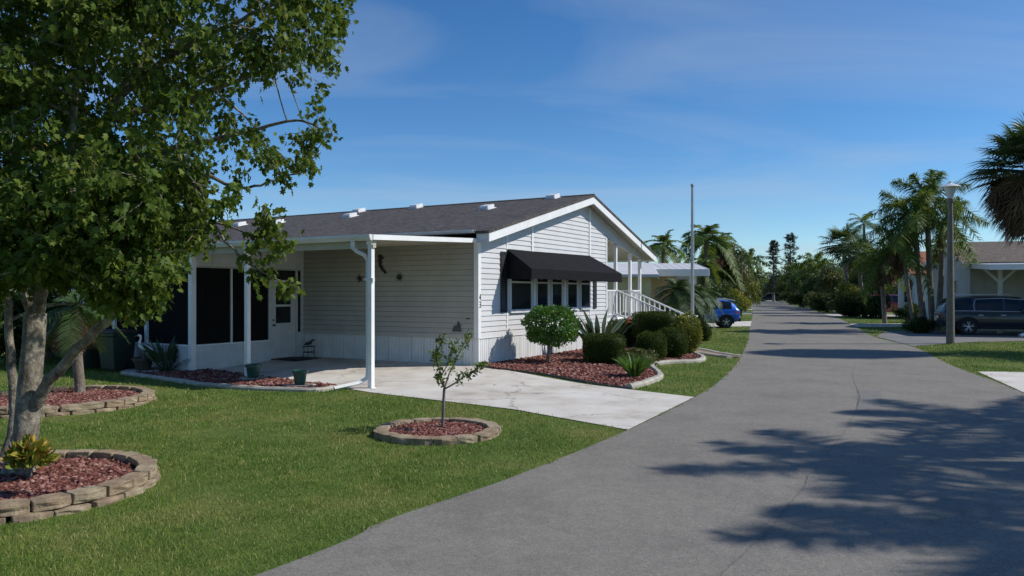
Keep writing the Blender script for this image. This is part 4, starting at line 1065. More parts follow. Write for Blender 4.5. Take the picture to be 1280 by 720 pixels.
def palm(label, base, top, nf, L, leaf, K=26, plume=True, mat='palm_leaf', tr=(.13, .09), w=.03, group=None, dead=0, name='palm_tree', elr=(-.35, 1.35), droop=.5, shaft=True, cat='palm tree'):
    base = Vector(base); top = Vector(top)-base
    t = thing(name, label, cat, base, 0, group)
    mb = MB(); C = Cloud(); pts = [Vector((0, 0, -.06)), Vector((0, 0, .1)), top*.35+Vector((top.x*.05, 0, 0)), top*.7, top]
    mb.tube([Vector(p) for p in smooth([tuple(p) for p in pts], 3)], [tr[0]*1.3 if i < 1 else tr[0]+(tr[1]-tr[0])*i/12 for i in range(13)], 10)
    mb.build('trunk', MT['palm_bark'], t, smooth=True)
    rm = MB()
    for i in range(nf):
        q = (i+.5)/nf; el = elr[1]+(elr[0]-elr[1])*q**.85+random.uniform(-.1, .1)
        frond(C, rm, (top.x, top.y, top.z+.05), i*2.399+random.uniform(-.25, .25), el, L*random.uniform(.85, 1.1)*(.8+.2*math.cos(el)), leaf, K, droop*(.6+.7*q), plume, .42+.3*(1-q)*random.random(), w, .018)
    c = C.build('crown', MT[mat], t); rm.build('frond_stem', MT[mat], t)
    if dead:
        D = Cloud(); dm = MB()
        for i in range(dead): frond(D, dm, (top.x, top.y, top.z-.05), random.uniform(0, 6.28), random.uniform(-1.2, -.7), L*.75, leaf*.8, max(8, K//2), .25, plume, .5, w)
        D.build('dead_fronds', MT['dead_frond'], t)
    return t
def fan_leaf(C, o, d, rad, seg=18, tint=.5, droop=.3, w=.07):
    d = unit(d); s = unit(np.cross(d, [0, 0, 1.0])+1e-6); n = np.cross(s, d)
    a = np.linspace(-2.0, 2.0, seg)
    ax = d[None]*np.cos(a)[:, None]+s[None]*np.sin(a)[:, None]+n[None]*.12
    l = rad*(.75+.25*np.cos(a*.6))*rng.uniform(.9, 1.1, seg)
    C.add(np.repeat(np.array(o)[None], seg, 0), ax, l, L_STRIP, np.clip(tint+rng.normal(size=seg)*.1, 0, 1), width=np.full(seg, w), roll=np.repeat(n[None], seg, 0)+rng.normal(size=(seg, 3))*.25, droop=l*droop)
def fanpalm(label, base, top, nf, pet, rad, skirt, seg=18, tr=.2, w=.07, name='fan_palm', skirt_len=1.6, group=None, mat='fan_leaf', hemi=False):
    base = Vector(base); top = Vector(top)-base; t = thing(name, label, 'palm tree', base, 0, group)
    mb = MB(); mb.tube([Vector(p) for p in smooth([(0, 0, -.06), (0, 0, .1), tuple(top*.5+Vector((top.x*.06, 0, 0))), tuple(top)], 4)], [tr*1.2]+[tr]*12, 10); mb.build('trunk', MT['palm_bark'], t, smooth=True)
    C = Cloud(); st = MB()
    for i in range(nf):
        q = (i+.5)/nf; el = 1.35-(1.9 if not hemi else 1.45)*q**.8+random.uniform(-.12, .12); az = i*2.399
        d = np.array([math.cos(az)*math.cos(el), math.sin(az)*math.cos(el), math.sin(el)]); p = pet*random.uniform(.8, 1.15)
        o = np.array(top)+d*p; st.tube([tuple(top), tuple(np.array(top)+d*p*.5+np.array([0, 0, .05])), tuple(o)], [.025, .018, .012], 4)
        fan_leaf(C, o, d+np.array([0, 0, -.15]), rad*random.uniform(.85, 1.1), seg, .35+.4*(1-q)*random.random()+.1, .35, w)
    C.build('crown', MT[mat], t); st.build('leaf_stalk', MT[mat], t)
    if skirt:
        D = Cloud()
        for i in range(skirt):
            az = random.uniform(0, 6.28); h = random.uniform(0, skirt_len)
            if hemi:
                e_ = random.uniform(-1.25, .15); o = np.array(top)+np.array([math.cos(az)*math.cos(e_)*1.05, math.sin(az)*math.cos(e_)*1.05, math.sin(e_)*1.15-.15])*pet*random.uniform(.55, 1.0)
                fan_leaf(D, o, np.array([math.cos(az)*.5, math.sin(az)*.5, -.9]), rad*random.uniform(.55, .85), 11, random.random()*.9, .2, w*.8); continue
            h = h; r = random.uniform(.15, .55)*(1-.35*h/skirt_len)*pet*1.15
            o = np.array(top)+np.array([math.cos(az)*r, math.sin(az)*r, -h*.8-.05])
            fan_leaf(D, o, np.array([math.cos(az)*.35, math.sin(az)*.35, -1]), rad*random.uniform(.6, .95), max(8, seg//2), random.random()*.9, .15, w*.8)
        D.build('dead_skirt', MT['dead_frond'], t)
    return t
def leafy(name, label, c, h, r, mat, n, ls, trunk_h=None, clumps=18, zr=None, group=None, cat='tree', T=L_OVAL, tr=.12):
    n = int(n*1.7); clumps = int(clumps*1.25)
    x, y = c; z0 = gz(x, y); t = thing(name, label, cat, (x, y, z0), 0, group)
    zr = zr or r; th = trunk_h if trunk_h is not None else max(.3, h-2*zr)
    mb = MB(); cc = Vector((0, 0, h-zr)); C = Cloud(); cen = []
    for i in range(clumps):
        u = rdir(1)[0]; q = cc+Vector((u[0]*r*.78, u[1]*r*.78, u[2]*zr*.78))*(random.random()**.35); q.z = max(q.z, th*.6+.15); cen.append(q)
        mb.tube([(0, 0, th*.8), (q.x*.5, q.y*.5, th+(q.z-th)*.4), tuple(q)], [tr*.5, tr*.3, tr*.08], 5)
        m = n//clumps; s = r*.36*random.uniform(.6, 1.25); d = rdir(m)
        pos = np.array(q)[None]+d*(s*rng.random(m)**.45)[:, None]*np.array([1.1, 1.1, .75])
        pos[:, 2] = np.maximum(pos[:, 2], .05)
        C.add(pos, d*.5+rdir(m)*.7+np.array([0, 0, -.1]), ls*rng.uniform(.6, 1.3, m), T, np.clip(random.gauss(.5, .18)+rng.normal(size=m)*.15, 0, 1))
    mb.tube([(0, 0, -.08), (0, 0, .1), (.03, 0, th*.6), (0, 0, th)], [tr*1.5, tr, tr*.85, tr*.7], 9)
    mb.build('trunk', MT['twig_bark'], t, smooth=True); C.build('crown', MT[mat], t); return t
def norfolk(label, c, h, r):
    x, y = c; t = thing('norfolk_pine', label, 'tree', (x, y, GB))
    mb = MB(); mb.tube([(0, 0, -.1), (0, 0, h*.5), (0, 0, h)], [.3, .2, .03], 8); C = Cloud(); z = h*.14; br = MB()
    while z < h*.98:
        q = z/h; rr = r*(1-q)**.45*random.uniform(.5, 1.1); nb = random.choice((4, 5)); a0 = random.random()*6
        for i in range(nb):
            if random.random() < .2: continue
            a = a0+2*PI*i/nb+random.uniform(-.2, .2); l = rr*random.uniform(.6, 1.1); e = np.array([math.cos(a)*l, math.sin(a)*l, l*.22])
            br.tube([(0, 0, z), tuple(e*.5+np.array([0, 0, z-.03])), tuple(e+np.array([0, 0, z]))], [.05, .035, .015], 4)
            m = 30; u = rng.random(m)**.7
            pos = e[None]*u[:, None]+np.array([0, 0, z])+rng.normal(size=(m, 3))*np.array([.16, .16, .07])*max(.5, l*.35)
            C.add(pos, rdir(m)*.6+e/np.linalg.norm(e)*.6+np.array([0, 0, .35]), rng.uniform(.35, .7, m), L_DIAM, rng.random(m), width=.22*np.ones(m))
        z += h*.026*random.uniform(.6, 1.4)
    mb.add(br.v, br.f); mb.build('trunk', MT['twig_bark'], t); C.build('crown', MT['pine_leaf'], t)

def A(px, py, Y): return tuple(at(px, py, Y))
def gY(px, Y): return ((px-CX)/F*Y, Y, GB)

# short palm in the second ring
b = gp(100, 496); b = (b[0], b[1], GB+.08)
palm('short palm with a few drooping fronds in the wide block ring', b, A(93, 386, b[1]-.05), 13, .85, .28, 34, False, 'date_leaf', (.095, .085), .018, dead=14, droop=.6, elr=(-.6, 1.1))
# pygmy date palms at the far end of the stairs
gdp = 'bushy date palms beside the flagpole'
for i, (px, Y, h, lab) in enumerate(((846, 29.0, 1.95, 'bushy green date palm left of the flagpole, tallest of the clump'), (866, 29.8, 1.8, 'bushy green date palm directly behind the flagpole'), (878, 33, 1.8, 'yellowish date palm hanging over the blue car'), (832, 28.4, 1.2, 'small pale date palm by the stair railing'))):
    g0 = gY(px, Y); palm(lab, g0, (g0[0]+.05, Y, GB+h), 32 if i < 2 else 16, (1.15, 1.0, .9, .75)[i], .34, 40, False, 'date_leaf', (.10, .09), .022, gdp, dead=6 if i == 2 else 2, droop=.75, elr=(-.35, 1.4))
# palms behind the pale roofed neighbour
palm('palm crown rising behind the white metal carport roof', gY(829, 54), A(829, 306, 54), 13, 2.2, .62, 34, False, 'palm_leaf', (.16, .12), .08, droop=.75)
palm('tall full palm behind the flagpole, greenest of its cluster', gY(884, 62), A(882, 296, 62), 15, 2.9, .85, 40, False, 'palm_leaf', (.2, .15), .10, droop=.8)
palm('hanging brownish palm right of the greenest palm', gY(893, 66), A(896, 306, 66), 15, 2.9, .85, 38, False, 'palm_leaf', (.2, .15), .10, dead=7, elr=(-.9, 1.2), droop=.85)
palm('shorter golden green palm in front of the palm cluster', gY(880, 57), A(880, 330, 57), 13, 2.1, .65, 34, False, 'palm_leaf', (.14, .12), .08, dead=5, elr=(-.9, 1.1), droop=.8)
leafy('broadleaf_tree', 'olive brown broadleaf tree behind the thin street pole', (18.9, 67), 7.0, 2.4, 'olive_leaf', 5200, .19, 2.6, 26, 2.4)
palm('dark palm leaning over the left verge far down the street', gY(937, 112), A(936, 325, 112), 14, 3.2, .8, 22, True, 'palm_leaf', (.2, .16), .1)
palm('slim white trunked palm before the house at the street end', gY(946.5, 150), A(946, 344, 150), 13, 3.0, .8, 18, True, 'palm_leaf', (.28, .24), .12)
for i, (px, Y, h, r, m, lab) in enumerate(((902, 56, 3.0, 1.5, 'wood_leaf', 'green bush behind the blue car roof'), (914, 60, 2.7, 1.4, 'yellow_leaf', 'yellowish bush left of the thin street pole'), (921, 68, 4.2, 1.6, 'olive_leaf', 'tall olive bush behind the thin street pole'), (932, 78, 3.6, 1.5, 'yellow_leaf', 'golden hedge on the left verge past the street pole'), (928, 92, 4.5, 2.2, 'olive_leaf', 'broad olive shrub on the far left verge'), (938, 128, 4.4, 2.2, 'wood_leaf', 'dark green shrub on the left verge near the street end'))):
    leafy('verge_shrub', lab, gY(px, Y)[:2], h, r, m, 2600, .2 if Y < 80 else .26, .3, 16, h*.5, cat='shrub')
# street end
norfolk('narrower Norfolk pine of the two at the street end, standing left', gY(967, 165)[:2], 13.3, 2.7)
norfolk('taller Norfolk pine of the two at the street end, standing right', gY(988, 160)[:2], 14.6, 3.5)
for px, Y, h, r, lab in ((958, 185, 6.5, 4.5, 'dark tree behind the house at the street end'), (972, 172, 6.8, 3.6, 'dark tree at the foot of the narrower Norfolk pine'), (1000, 135, 8.0, 3.4, 'rounded pale green tree below the taller Norfolk pine'), (985, 150, 6, 3.0, 'dark bushy tree right of the street end'), (1012, 120, 6.4, 2.6, 'olive tree among the palms on the far right verge'),
                         (1032, 100, 5.6, 2.3, 'mid green tree between two palms on the far right'), (1048, 88, 5.4, 2.2, 'dark tree below the sabal palm crown'), (1082, 75, 5.6, 2.4, 'dark tree behind the red car')):
    leafy('broadleaf_tree', lab, gY(px, Y)[:2], h, r, 'wood_leaf' if px not in (1000, 1012) else 'olive_leaf', 3600, .3 if Y > 110 else .22, 1.2, 20, h*.42)
palm('dark feathery palm left of the sabal palm', gY(1020, 105), A(1018, 331, 105), 17, 3.6, .8, 22, True, 'palm_leaf', (.2, .16), .09, dead=3)
palm('slender pale trunked palm on the far right verge', gY(1022, 96), A(1024, 338, 96), 15, 2.9, .7, 20, True, 'palm_leaf', (.22, .18), .08)
palm('small yellowish palm by the far right drives', gY(1003, 118), A(1000, 341, 118), 15, 3.2, .7, 20, True, 'palm_leaf', (.2, .16), .09, dead=4)
fanpalm('sabal palm with leaning thin trunk and round dark crown', gY(1064, 72), A(1054, 306, 72), 30, 1.3, 1.45, 10, 18, .17, .12, 'sabal_palm', 1.1)
fanpalm('lower sabal palm with ragged crown behind the red car', gY(1080, 64), A(1073, 318, 64), 26, 1.15, 1.25, 12, 16, .17, .11, 'sabal_palm', 1.2)
palm('thin airy queen palm showing over the sabal crown', gY(1082, 84), A(1080, 280, 84), 15, 3.3, .8, 30, False, 'palm_leaf', (.17, .12), .07, droop=.7)
grp = 'clustered palms by the right driveway'
palm('tallest trunk of the palm cluster left of the lamp post', gY(1166, 38.2), A(1158, 252, 38.2), 14, 2.65, .62, 46, True, 'palm_leaf', (.17, .12), .035, grp, elr=(-.25, 1.45))
palm('thick middle trunk of the palm cluster with big drooping crown', gY(1156, 37.3), A(1142, 272, 37.3), 15, 2.65, .66, 46, True, 'palm_leaf', (.17, .12), .035, grp, dead=2, elr=(-.45, 1.3))
palm('palm of the cluster leaning towards the lamp post', gY(1172, 38.8), A(1180, 276, 38.8), 12, 2.3, .55, 42, True, 'palm_leaf', (.16, .11), .035, grp, dead=3, elr=(-.55, 1.2))
palm('slim bent palm with brown hanging fronds, outermost of the cluster', gY(1143, 36.8), A(1127, 300, 37.5), 11, 2.0, .55, 36, True, 'palm_leaf', (.11, .08), .035, grp, dead=9, elr=(-.8, 1.1))
palm('shaggy palm with brown hanging fronds in front of the orange roof', gY(1106, 48), A(1101, 318, 48), 15, 2.2, .6, 32, True, 'palm_leaf', (.15, .12), .05, dead=14, elr=(-.9, 1.0))
leafy('garden_shrub', 'low dark shrubs at the foot of the palm cluster', gY(1150, 36.6)[:2], .8, .9, 'dark_leaf', 1800, .1, .1, 14, .4, cat='shrub')
leafy('garden_shrub', 'dark shrub against the white gabled house', gY(1134, 50)[:2], 1.3, 1.0, 'dark_leaf', 1800, .12, .1, 12, .6, cat='shrub')
shrub('dark_hedge', 'large dark rounded hedge before the red car', 'hedge', gY(1066, 62)[:2], (1.25, 1.1, .98), MT['dark_leaf'], 6500, .13, 2.6)
leafy('yellow_shrub', 'golden leaved shrub rising above the large dark hedge', gY(1058, 64)[:2], 3.0, 1.1, 'yellow_leaf', 1600, .18, .8, 12, .9, cat='shrub')
for px, Y, h, r, m, lab in ((1004, 108, 5.6, 2.4, 'wood_leaf', 'dark green tree right behind the pale green rounded tree'), (1022, 92, 4.6, 2.0, 'wood_leaf', 'bushy tree hugging the slender pale trunked palm'), (1040, 82, 5.0, 2.0, 'olive_leaf', 'olive tree left of the sabal palm trunk'),
                            (1052, 96, 6.6, 2.6, 'wood_leaf', 'tall dark tree rising behind the large dark hedge'), (1070, 90, 6.6, 2.8, 'wood_leaf', 'dark leafy tree filling the gap under the airy queen palm'), (1092, 70, 5.2, 2.0, 'dark_leaf', 'dark tree standing over the red car'),
                            (1098, 100, 7.5, 3.2, 'wood_leaf', 'big dark tree behind the shaggy palm'), (1112, 84, 5.6, 2.2, 'dark_leaf', 'dark tree left of the orange roof'), (948, 235, 6.5, 5.0, 'wood_leaf', 'broad tree behind the pale house, left of the street end'), (975, 235, 7.5, 5.0, 'wood_leaf', 'broad tree behind the pale house, right of the street end'), (930, 180, 6.5, 4.0, 'wood_leaf', 'rounded tree on the left behind the slim white trunked palm'), (918, 120, 6.0, 3.0, 'olive_leaf', 'olive tree behind the leaning dark palm'), (1010, 145, 7.0, 3.5, 'wood_leaf', 'dark tree far behind the yellowish palm')):
    leafy('broadleaf_tree', lab, gY(px, Y)[:2], h, r, m, 3600, .3 if Y > 110 else .22, .9, 20, h*.45)
for px, Y, h, r, m, lab in ((1000, 100, 1.6, 1.6, 'dark_leaf', 'low dark shrub on the right verge before the dark feathery palm'), (1016, 86, 2.0, 1.5, 'olive_leaf', 'olive shrub at the foot of the slender pale trunked palm'), (1034, 76, 2.2, 1.5, 'dark_leaf', 'dark shrub left of the golden leaved shrub'), (1046, 70, 2.4, 1.3, 'wood_leaf', 'green shrub between far drives and the large dark hedge'), (1092, 58, 1.8, 1.2, 'dark_leaf', 'dark shrub at the foot of the shaggy palm'), (988, 125, 2.2, 2.0, 'dark_leaf', 'dark shrub below the rounded pale green tree')):
    leafy('garden_shrub', lab, gY(px, Y)[:2], h, r, m, 2200, .2, .2, 14, h*.5, cat='shrub')
# fan palm at the right edge and the palms beyond the frame whose shade falls on the street
fanpalm('fan palm with thick brown dead skirt, cut by the right edge', (16.9, 24.2, GB), (16.9, 24.2, 5.55), 84, 1.35, 1.0, 700, 24, .30, .06, 'fan_palm', 2.5, hemi=True)
offs = 'street palms standing right of the frame'
palm('street palm whose shade falls across the near road', (14.7, 8.6, GB), (14.6, 8.6, 8.4), 17, 3.2, .62, 46, True, 'palm_leaf', (.18, .13), .04, offs)
palm('street palm shading the middle of the near road', (18.2, 11.6, GB), (18.1, 11.5, 8.9), 15, 3.0, .62, 46, True, 'palm_leaf', (.18, .13), .04, offs)
palm('street palm nearest the camera beyond the right edge', (13.6, 6.0, GB), (13.5, 6.1, 7.9), 14, 2.8, .6, 42, True, 'palm_leaf', (.17, .13), .04, offs)
leafy('broadleaf_tree', 'dense tree beyond the right edge shading the verge lawn', (21.4, 23.3), 6.6, 2.4, 'wood_leaf', 9000, .13, 3.0, 34, 1.7)
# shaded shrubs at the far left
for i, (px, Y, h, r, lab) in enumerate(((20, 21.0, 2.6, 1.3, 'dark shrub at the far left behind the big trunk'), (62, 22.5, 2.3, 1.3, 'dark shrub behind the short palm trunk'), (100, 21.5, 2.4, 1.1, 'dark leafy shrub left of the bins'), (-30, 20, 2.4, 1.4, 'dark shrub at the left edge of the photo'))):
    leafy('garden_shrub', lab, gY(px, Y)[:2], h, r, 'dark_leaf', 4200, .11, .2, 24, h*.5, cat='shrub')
# ------------------------------------------------------------------ small things by the house
def on_long(px, py, o=.055):
    s = sl(px); Y = HYY+DX*s; return (-s, -o, CZ+(HY-py)/F*Y)
def ornament(name, label, px, py, poly, size, mat='iron', th=.012, rot=0):
    x, y, z = on_long(px, py); X, Y = h2w(x, y); o_ = thing(name, label, 'wall ornament', (X, Y, z), ANG)
    c, s = math.cos(rot), math.sin(rot)
    mb = MB(); mb.prism([((a*c-b*s)*size, 0, (a*s+b*c)*size) for a, b in poly], (0, -th, 0)); mb.build('ornament_body', MT[mat], o_, .003)
    mb = MB(); mb.box(-.012, .012, 0, .028, -.012, .012); mb.build('hook', MT['iron'], o_); return o_
star = [((1 if i % 2 == 0 else .36)*math.cos(PI/2+i*PI/5), (1 if i % 2 == 0 else .36)*math.sin(PI/2+i*PI/5)) for i in range(10)]
ornament('wall_star', 'black metal starfish on the shaded wall left of the downspout', 451.5, 348.5, star, .13, rot=.2)
sea = [(-.05, 1), (.25, .95), (.38, .72), (.62, .62), (.36, .52), (.22, .5), (.30, .25), (.22, .0), (.40, -.2), (.50, -.48), (.72, -.62), (.86, -.92), (.62, -.98), (.52, -.80), (.28, -.68), (.08, -.45), (-.10, -.2), (-.16, .1), (-.1, .35), (-.32, .28), (-.20, .5), (-.14, .7), (-.30, .86)]
ornament('wall_seahorse', 'black metal seahorse on the shaded wall right of the downspout', 476.5, 330.5, sea, .26)
crab = []
for i in range(8):
    a = PI/2+2*PI*i/8+PI/8; crab += [(math.cos(a-.13)*.5, math.sin(a-.13)*.42), (math.cos(a)*1.0, math.sin(a)*.95), (math.cos(a+.13)*.5, math.sin(a+.13)*.42)]
ornament('wall_crab', 'black metal crab ornament in the middle of the shaded wall', 501, 346.5, crab, .15)
shell = [(-1, -.75), (-.85, -.2), (-.5, .25), (-.1, .15), (.1, 1), (.35, .95), (.62, .2), (.8, -.75), (.1, -.7), (-.4, -.72)]
ornament('wall_shell', 'dark green metal leaf ornament just above the skirting', 573, 409, shell, .15, 'dark_metal')
cross = [(-.95, .25), (-.2, .3), (-.05, .95), (.12, .32), (.85, .28), (.8, -.25), (.55, -.45), (.35, -.38), (.38, -1.0), (.1, -1.05), (-.05, -.35), (-.2, -.12), (-.9, -.05)]
ornament('wall_cross', 'black metal cross-shaped ornament hanging low on the skirting', 551.5, 425.5, cross, .15)
flake = [(-1, .3), (1, .35), (1, -.2), (-.9, -.3)]
ornament('wall_plate', 'tiny dark plate on the shaded wall near the house corner', 586.5, 398.5, flake, .05, 'dark_metal')
spin = []
for i in range(6):
    a = 2*PI*i/6; spin += [(math.cos(a-.2)*.25, math.sin(a-.2)*.25), (math.cos(a)*1, math.sin(a)*1), (math.cos(a+.25)*.7, math.sin(a+.25)*.7), (math.cos(a+.4)*.25, math.sin(a+.4)*.25)]

def potted(name, label, px, py, r, h, mat, slab=True):
    x, y = gp(px, py); z = gz(x, y)+.03; t = thing(name, label, 'pot', (x, y, z)); e = .045 if slab else 0
    if slab:
        s = thing('paver_slab', 'pale paver slab under '+label.split(' ', 1)[1], 'paver', (x, y, z), random.uniform(-.3, .3)); mb = MB(); mb.box(-r*1.75, r*1.75, -r*1.35, r*1.35, -.02, e-.002); mb.build('slab', MT['paver'], s, .008)
    mb = MB(); mb.lathe([(r*.68, e), (r*.72, e+.01), (r*.90, e+h*.78), (r*1.06, e+h*.80), (r*1.08, e+h*.98), (r*1.02, e+h), (r*.9, e+h*.97), (r*.86, e+h*.86)], 28); mb.build('pot_body', MT[mat], t, smooth=True)
    mb = MB(); mb.lathe([(r*.86, e+h*.85), (r*.5, e+h*.88), (.01, e+h*.88)], 20); mb.build('soil', MT['mulch_base'], t); return t, z+e+h
potted('green_pot', 'a green glazed pot at the foot of the middle carport post', 316.5, 476, .165, .29, 'green_pot')
potted('green_pot', 'a green glazed pot standing free at the edge of the driveway', 375, 485, .15, .29, 'green_pot')
t, zt = potted('brown_pot', 'a squat dark brown pot below the egret figurine', 179, 466, .24, .30, 'brown_pot')
x, y = gp(179, 466); z = gz(x, y)+.03+.045+.26
eg = thing('egret_figurine', 'white egret figurine standing in the squat brown pot', 'figurine', (x, y, z))
mb = MB(); mb.tube([(.02, 0, 0), (.02, 0, .10), (.01, 0, .2)], [.055, .05, .05], 10); mb.build('pedestal', MT['brown_pot'], eg, smooth=True)
mb = MB(); mb.tube([(.24, 0, .22), (.12, 0, .26), (.0, 0, .29), (-.08, 0, .34), (-.085, 0, .42), (-.055, 0, .5), (-.065, 0, .56), (-.10, 0, .575), (-.13, 0, .565)], [.012, .055, .075, .05, .03, .024, .03, .028, .015], 10); mb.build('bird_body', MT['white'], eg, smooth=True)
mb = MB(); mb.tube([(-.125, 0, .566), (-.22, 0, .545)], [.012, .002], 6); mb.build('beak', MT['orange'], eg)

# door mat, wire stand
X, Y = h2w(-5.32, -.75); dm = thing('door_mat', 'dark door mat on the slab before the screened room door', 'door mat', (X, Y, gz(X, Y)+.012), ANG)
mb = MB(); mb.box(-.40, .40, -.45, .45, .002, .02); mb.build('mat_pile', MT['mat'], dm, .006)
X, Y = h2w(-5.45, -.25); ws = thing('wire_stand', 'small wire plant stand with scrolls in the carport corner', 'plant stand', (X, Y, gz(X, Y)+.012), ANG)
mb = MB()
for i in range(3):
    a = 2*PI*i/3+.4; mb.tube([(math.cos(a)*.20, math.sin(a)*.20, 0), (math.cos(a)*.15, math.sin(a)*.15, .14), (math.cos(a)*.17, math.sin(a)*.17, .30)], .009, 6)
mb.build('leg', MT['dark_metal'], ws)
for z in (.14, .30):
    mb = MB(); q = [(math.cos(2*PI*i/24)*.17, math.sin(2*PI*i/24)*.17, z) for i in range(25)]; mb.tube(q, .009, 6, cap=False)
    for i in range(5): mb.tube([(-.15, -.10+.05*i, z), (.15, -.10+.05*i, z)], .005, 5)
    mb.build('ring_shelf', MT['dark_metal'], ws)
ob = thing('metal_bird', 'dark metal bird ornament on the wire plant stand', 'figurine', (X, Y, gz(X, Y)+.312), ANG+.6)
mb = MB(); mb.tube([(-.13, 0, .05), (-.04, 0, .08), (.05, 0, .10), (.10, 0, .17), (.14, 0, .18), (.19, 0, .165)], [.012, .05, .05, .028, .026, .003], 8); mb.build('bird_body', MT['dark_metal'], ob, smooth=True)

def bin_(label, X, Y, rz):
    t = thing('wheeled_bin', label, 'trash bin', (X, Y, gz(X, Y)), rz)
    mb = MB(); vs = []
    for z, w, d in ((.06, .23, .25), (.12, .24, .26), (.86, .285, .33), (.90, .31, .355), (.955, .31, .355)):
        vs += [(-w, -d, z), (w, -d, z), (w, d, z), (-w, d, z)]
    fs = [(0, 3, 2, 1)]+[(i*4+j, i*4+(j+1) % 4, i*4+4+(j+1) % 4, i*4+4+j) for i in range(4) for j in range(4)]+[(16, 17, 18, 19)]
    mb.add(vs, fs); mb.build('bin_body', MT['bin'], t, .018)
    mb = MB(); mb.prism([(-.325, -.37, .955), (-.325, .36, .955), (-.325, .36, 1.01), (-.325, .05, 1.045), (-.325, -.30, 1.03), (-.325, -.38, .985)], (.65, 0, 0)); mb.build('lid', MT['binlid'], t, .012)
    mb = MB(); mb.tube([(-.24, .40, .93), (.24, .40, .93)], .016, 8); mb.tube([(-.2, .33, .93), (-.2, .41, .93)], .014, 6); mb.tube([(.2, .33, .93), (.2, .41, .93)], .014, 6); mb.build('handle', MT['bin'], t)
    for s in (-.27, .27): mb = MB(); mb.lathe([(.02, -.025), (.11, -.025), (.12, -.01), (.12, .015), (.11, .025), (.02, .025)], 20); w = mb.build('wheel', MT['rubber'], t); w.location = (s, .27, .12); w.rotation_euler = (0, PI/2, 0)
x, y = -9.75, 18.75
bin_('dark green wheeled bin with brown lid beside the screened room', x, y, ANG+.1); bin_('dark green wheeled bin half hidden behind the short palm trunk', x-.86, y+.35, ANG-.08)

# terracotta pot and garden lamps by the stairs
potted('terracotta_pot', 'an orange terracotta pot behind the bird of paradise leaves', 772, 428, .2, .42, 'terracotta', False)
def solar(label, px, py, Y=None):
    x, y = gp(px, py); t = thing('garden_light', label, 'garden light', (x, y, gz(x, y)))
    mb = MB(); mb.tube([(0, 0, -.05), (0, 0, .40)], .011, 8); mb.build('stake', MT['plastic_grey'], t)
    mb = MB(); mb.lathe([(.03, .38), (.05, .42), (.06, .47), (.05, .52), (.02, .545)], 18); mb.build('globe', MT['white'], t, smooth=True)
solar('white globe garden light on a stake left of the stairs', 767, 424); solar('white globe garden light on a stake by the dark round shrub', 776, 430)

# flagpole
fx, fy = 6.45, 27.2
fp = thing('flagpole', 'bare grey flagpole behind the yellow croton', 'flagpole', (fx, fy, GB))
mb = MB(); mb.tube([(0, 0, -.1), (0, 0, 3), (0, 0, 5.72)], [.058, .052, .038], 14); mb.build('pole', MT['grey_pole'], fp, smooth=True)
mb = MB(); mb.lathe([(.02, 5.70), (.05, 5.73), (.062, 5.78), (.05, 5.83), (.01, 5.85)], 16); mb.build('ball_cap', MT['grey_pole'], fp, smooth=True)
mb = MB(); mb.tube([(.07, -.01, .9), (.075, -.02, 3.2), (.06, -.01, 5.66)], .005, 5); mb.box(.045, .08, -.03, .03, .98, 1.10); mb.build('halyard', MT['white'], fp)

# street lamp
lx, ly = gp(1188, 430)
lp = thing('street_lamp', 'brown street lamp post with cone shaped hood on the right verge', 'street lamp', (lx, ly, GB))
mb = MB(); mb.tube([(0, 0, -.1), (0, 0, 2.5), (0, 0, 5.35)], [.150, .125, .085], 14); mb.build('pole', MT['lamp_grey'], lp, smooth=True)
mb = MB(); mb.lathe([(.09, 5.33), (.12, 5.40), (.12, 5.50), (.10, 5.52)], 18); mb.build('collar', MT['lamp_grey'], lp, smooth=True)
mb = MB(); mb.lathe([(.10, 5.52), (.18, 5.78), (.22, 5.93)], 20); mb.build('lens', MT['clear_lens'], lp, smooth=True)
mb = MB(); mb.lathe([(.36, 5.93), (.37, 5.945), (.30, 6.0), (.12, 6.07), (.06, 6.09), (.05, 6.13), (.07, 6.16), (.02, 6.19)], 24); mb.build('hood', MT['white_metal'], lp, smooth=True)

def pole(name, label, X, Y, z1, r=.1, arm=True, mat='wood_pole'):
    t = thing(name, label, 'utility pole', (X, Y, GB)); mb = MB(); mb.tube([(0, 0, -.2), (0, 0, z1*.5), (0, 0, z1)], [r, r*.9, r*.75], 12); mb.build('pole', MT[mat], t, smooth=True)
    if arm:
        mb = MB(); mb.box(-.5, .5, -.05, .05, z1-.5, z1-.38); mb.build('crossarm', MT['wood_pole'], t)
        for s in (-.42, 0, .42): mb = MB(); mb.lathe([(.03, z1-.38), (.045, z1-.34), (.03, z1-.30), (.045, z1-.26), (.02, z1-.22)], 10, (s, 0, 0)); mb.build('insulator', MT['plastic_grey'], t)
    return t
X, Y = gp(927, 394.5); pole('street_pole', 'thin weathered pole on the left verge past the blue car', X, Y, 5.1, .075, False)
pole('utility_pole', 'grey utility pole behind the brown roofed house', (1258.5-CX)/F*62, 62, 12, .16, True, 'grey_pole')
pole('utility_pole', 'thin pole far off among the left verge shrubs', (936-CX)/F*95, 95, 5.6, .09, False)
# mailbox on the left verge
X, Y = gp(934, 385); mbx = thing('mail_box', 'small dark box on a post in the left verge', 'mailbox', (X, Y, GB))
mb = MB(); mb.box(-.05, .05, -.05, .05, -.1, 1.0); mb.build('post', MT['wood_pole'], mbx)
mb = MB(); mb.prism([(-.25, -.45, 1.0), (.25, -.45, 1.0), (.25, -.45, 1.3), (.15, -.45, 1.44), (-.15, -.45, 1.44), (-.25, -.45, 1.3)], (0, .9, 0)); mb.build('box', MT['black'], mbx, .02)

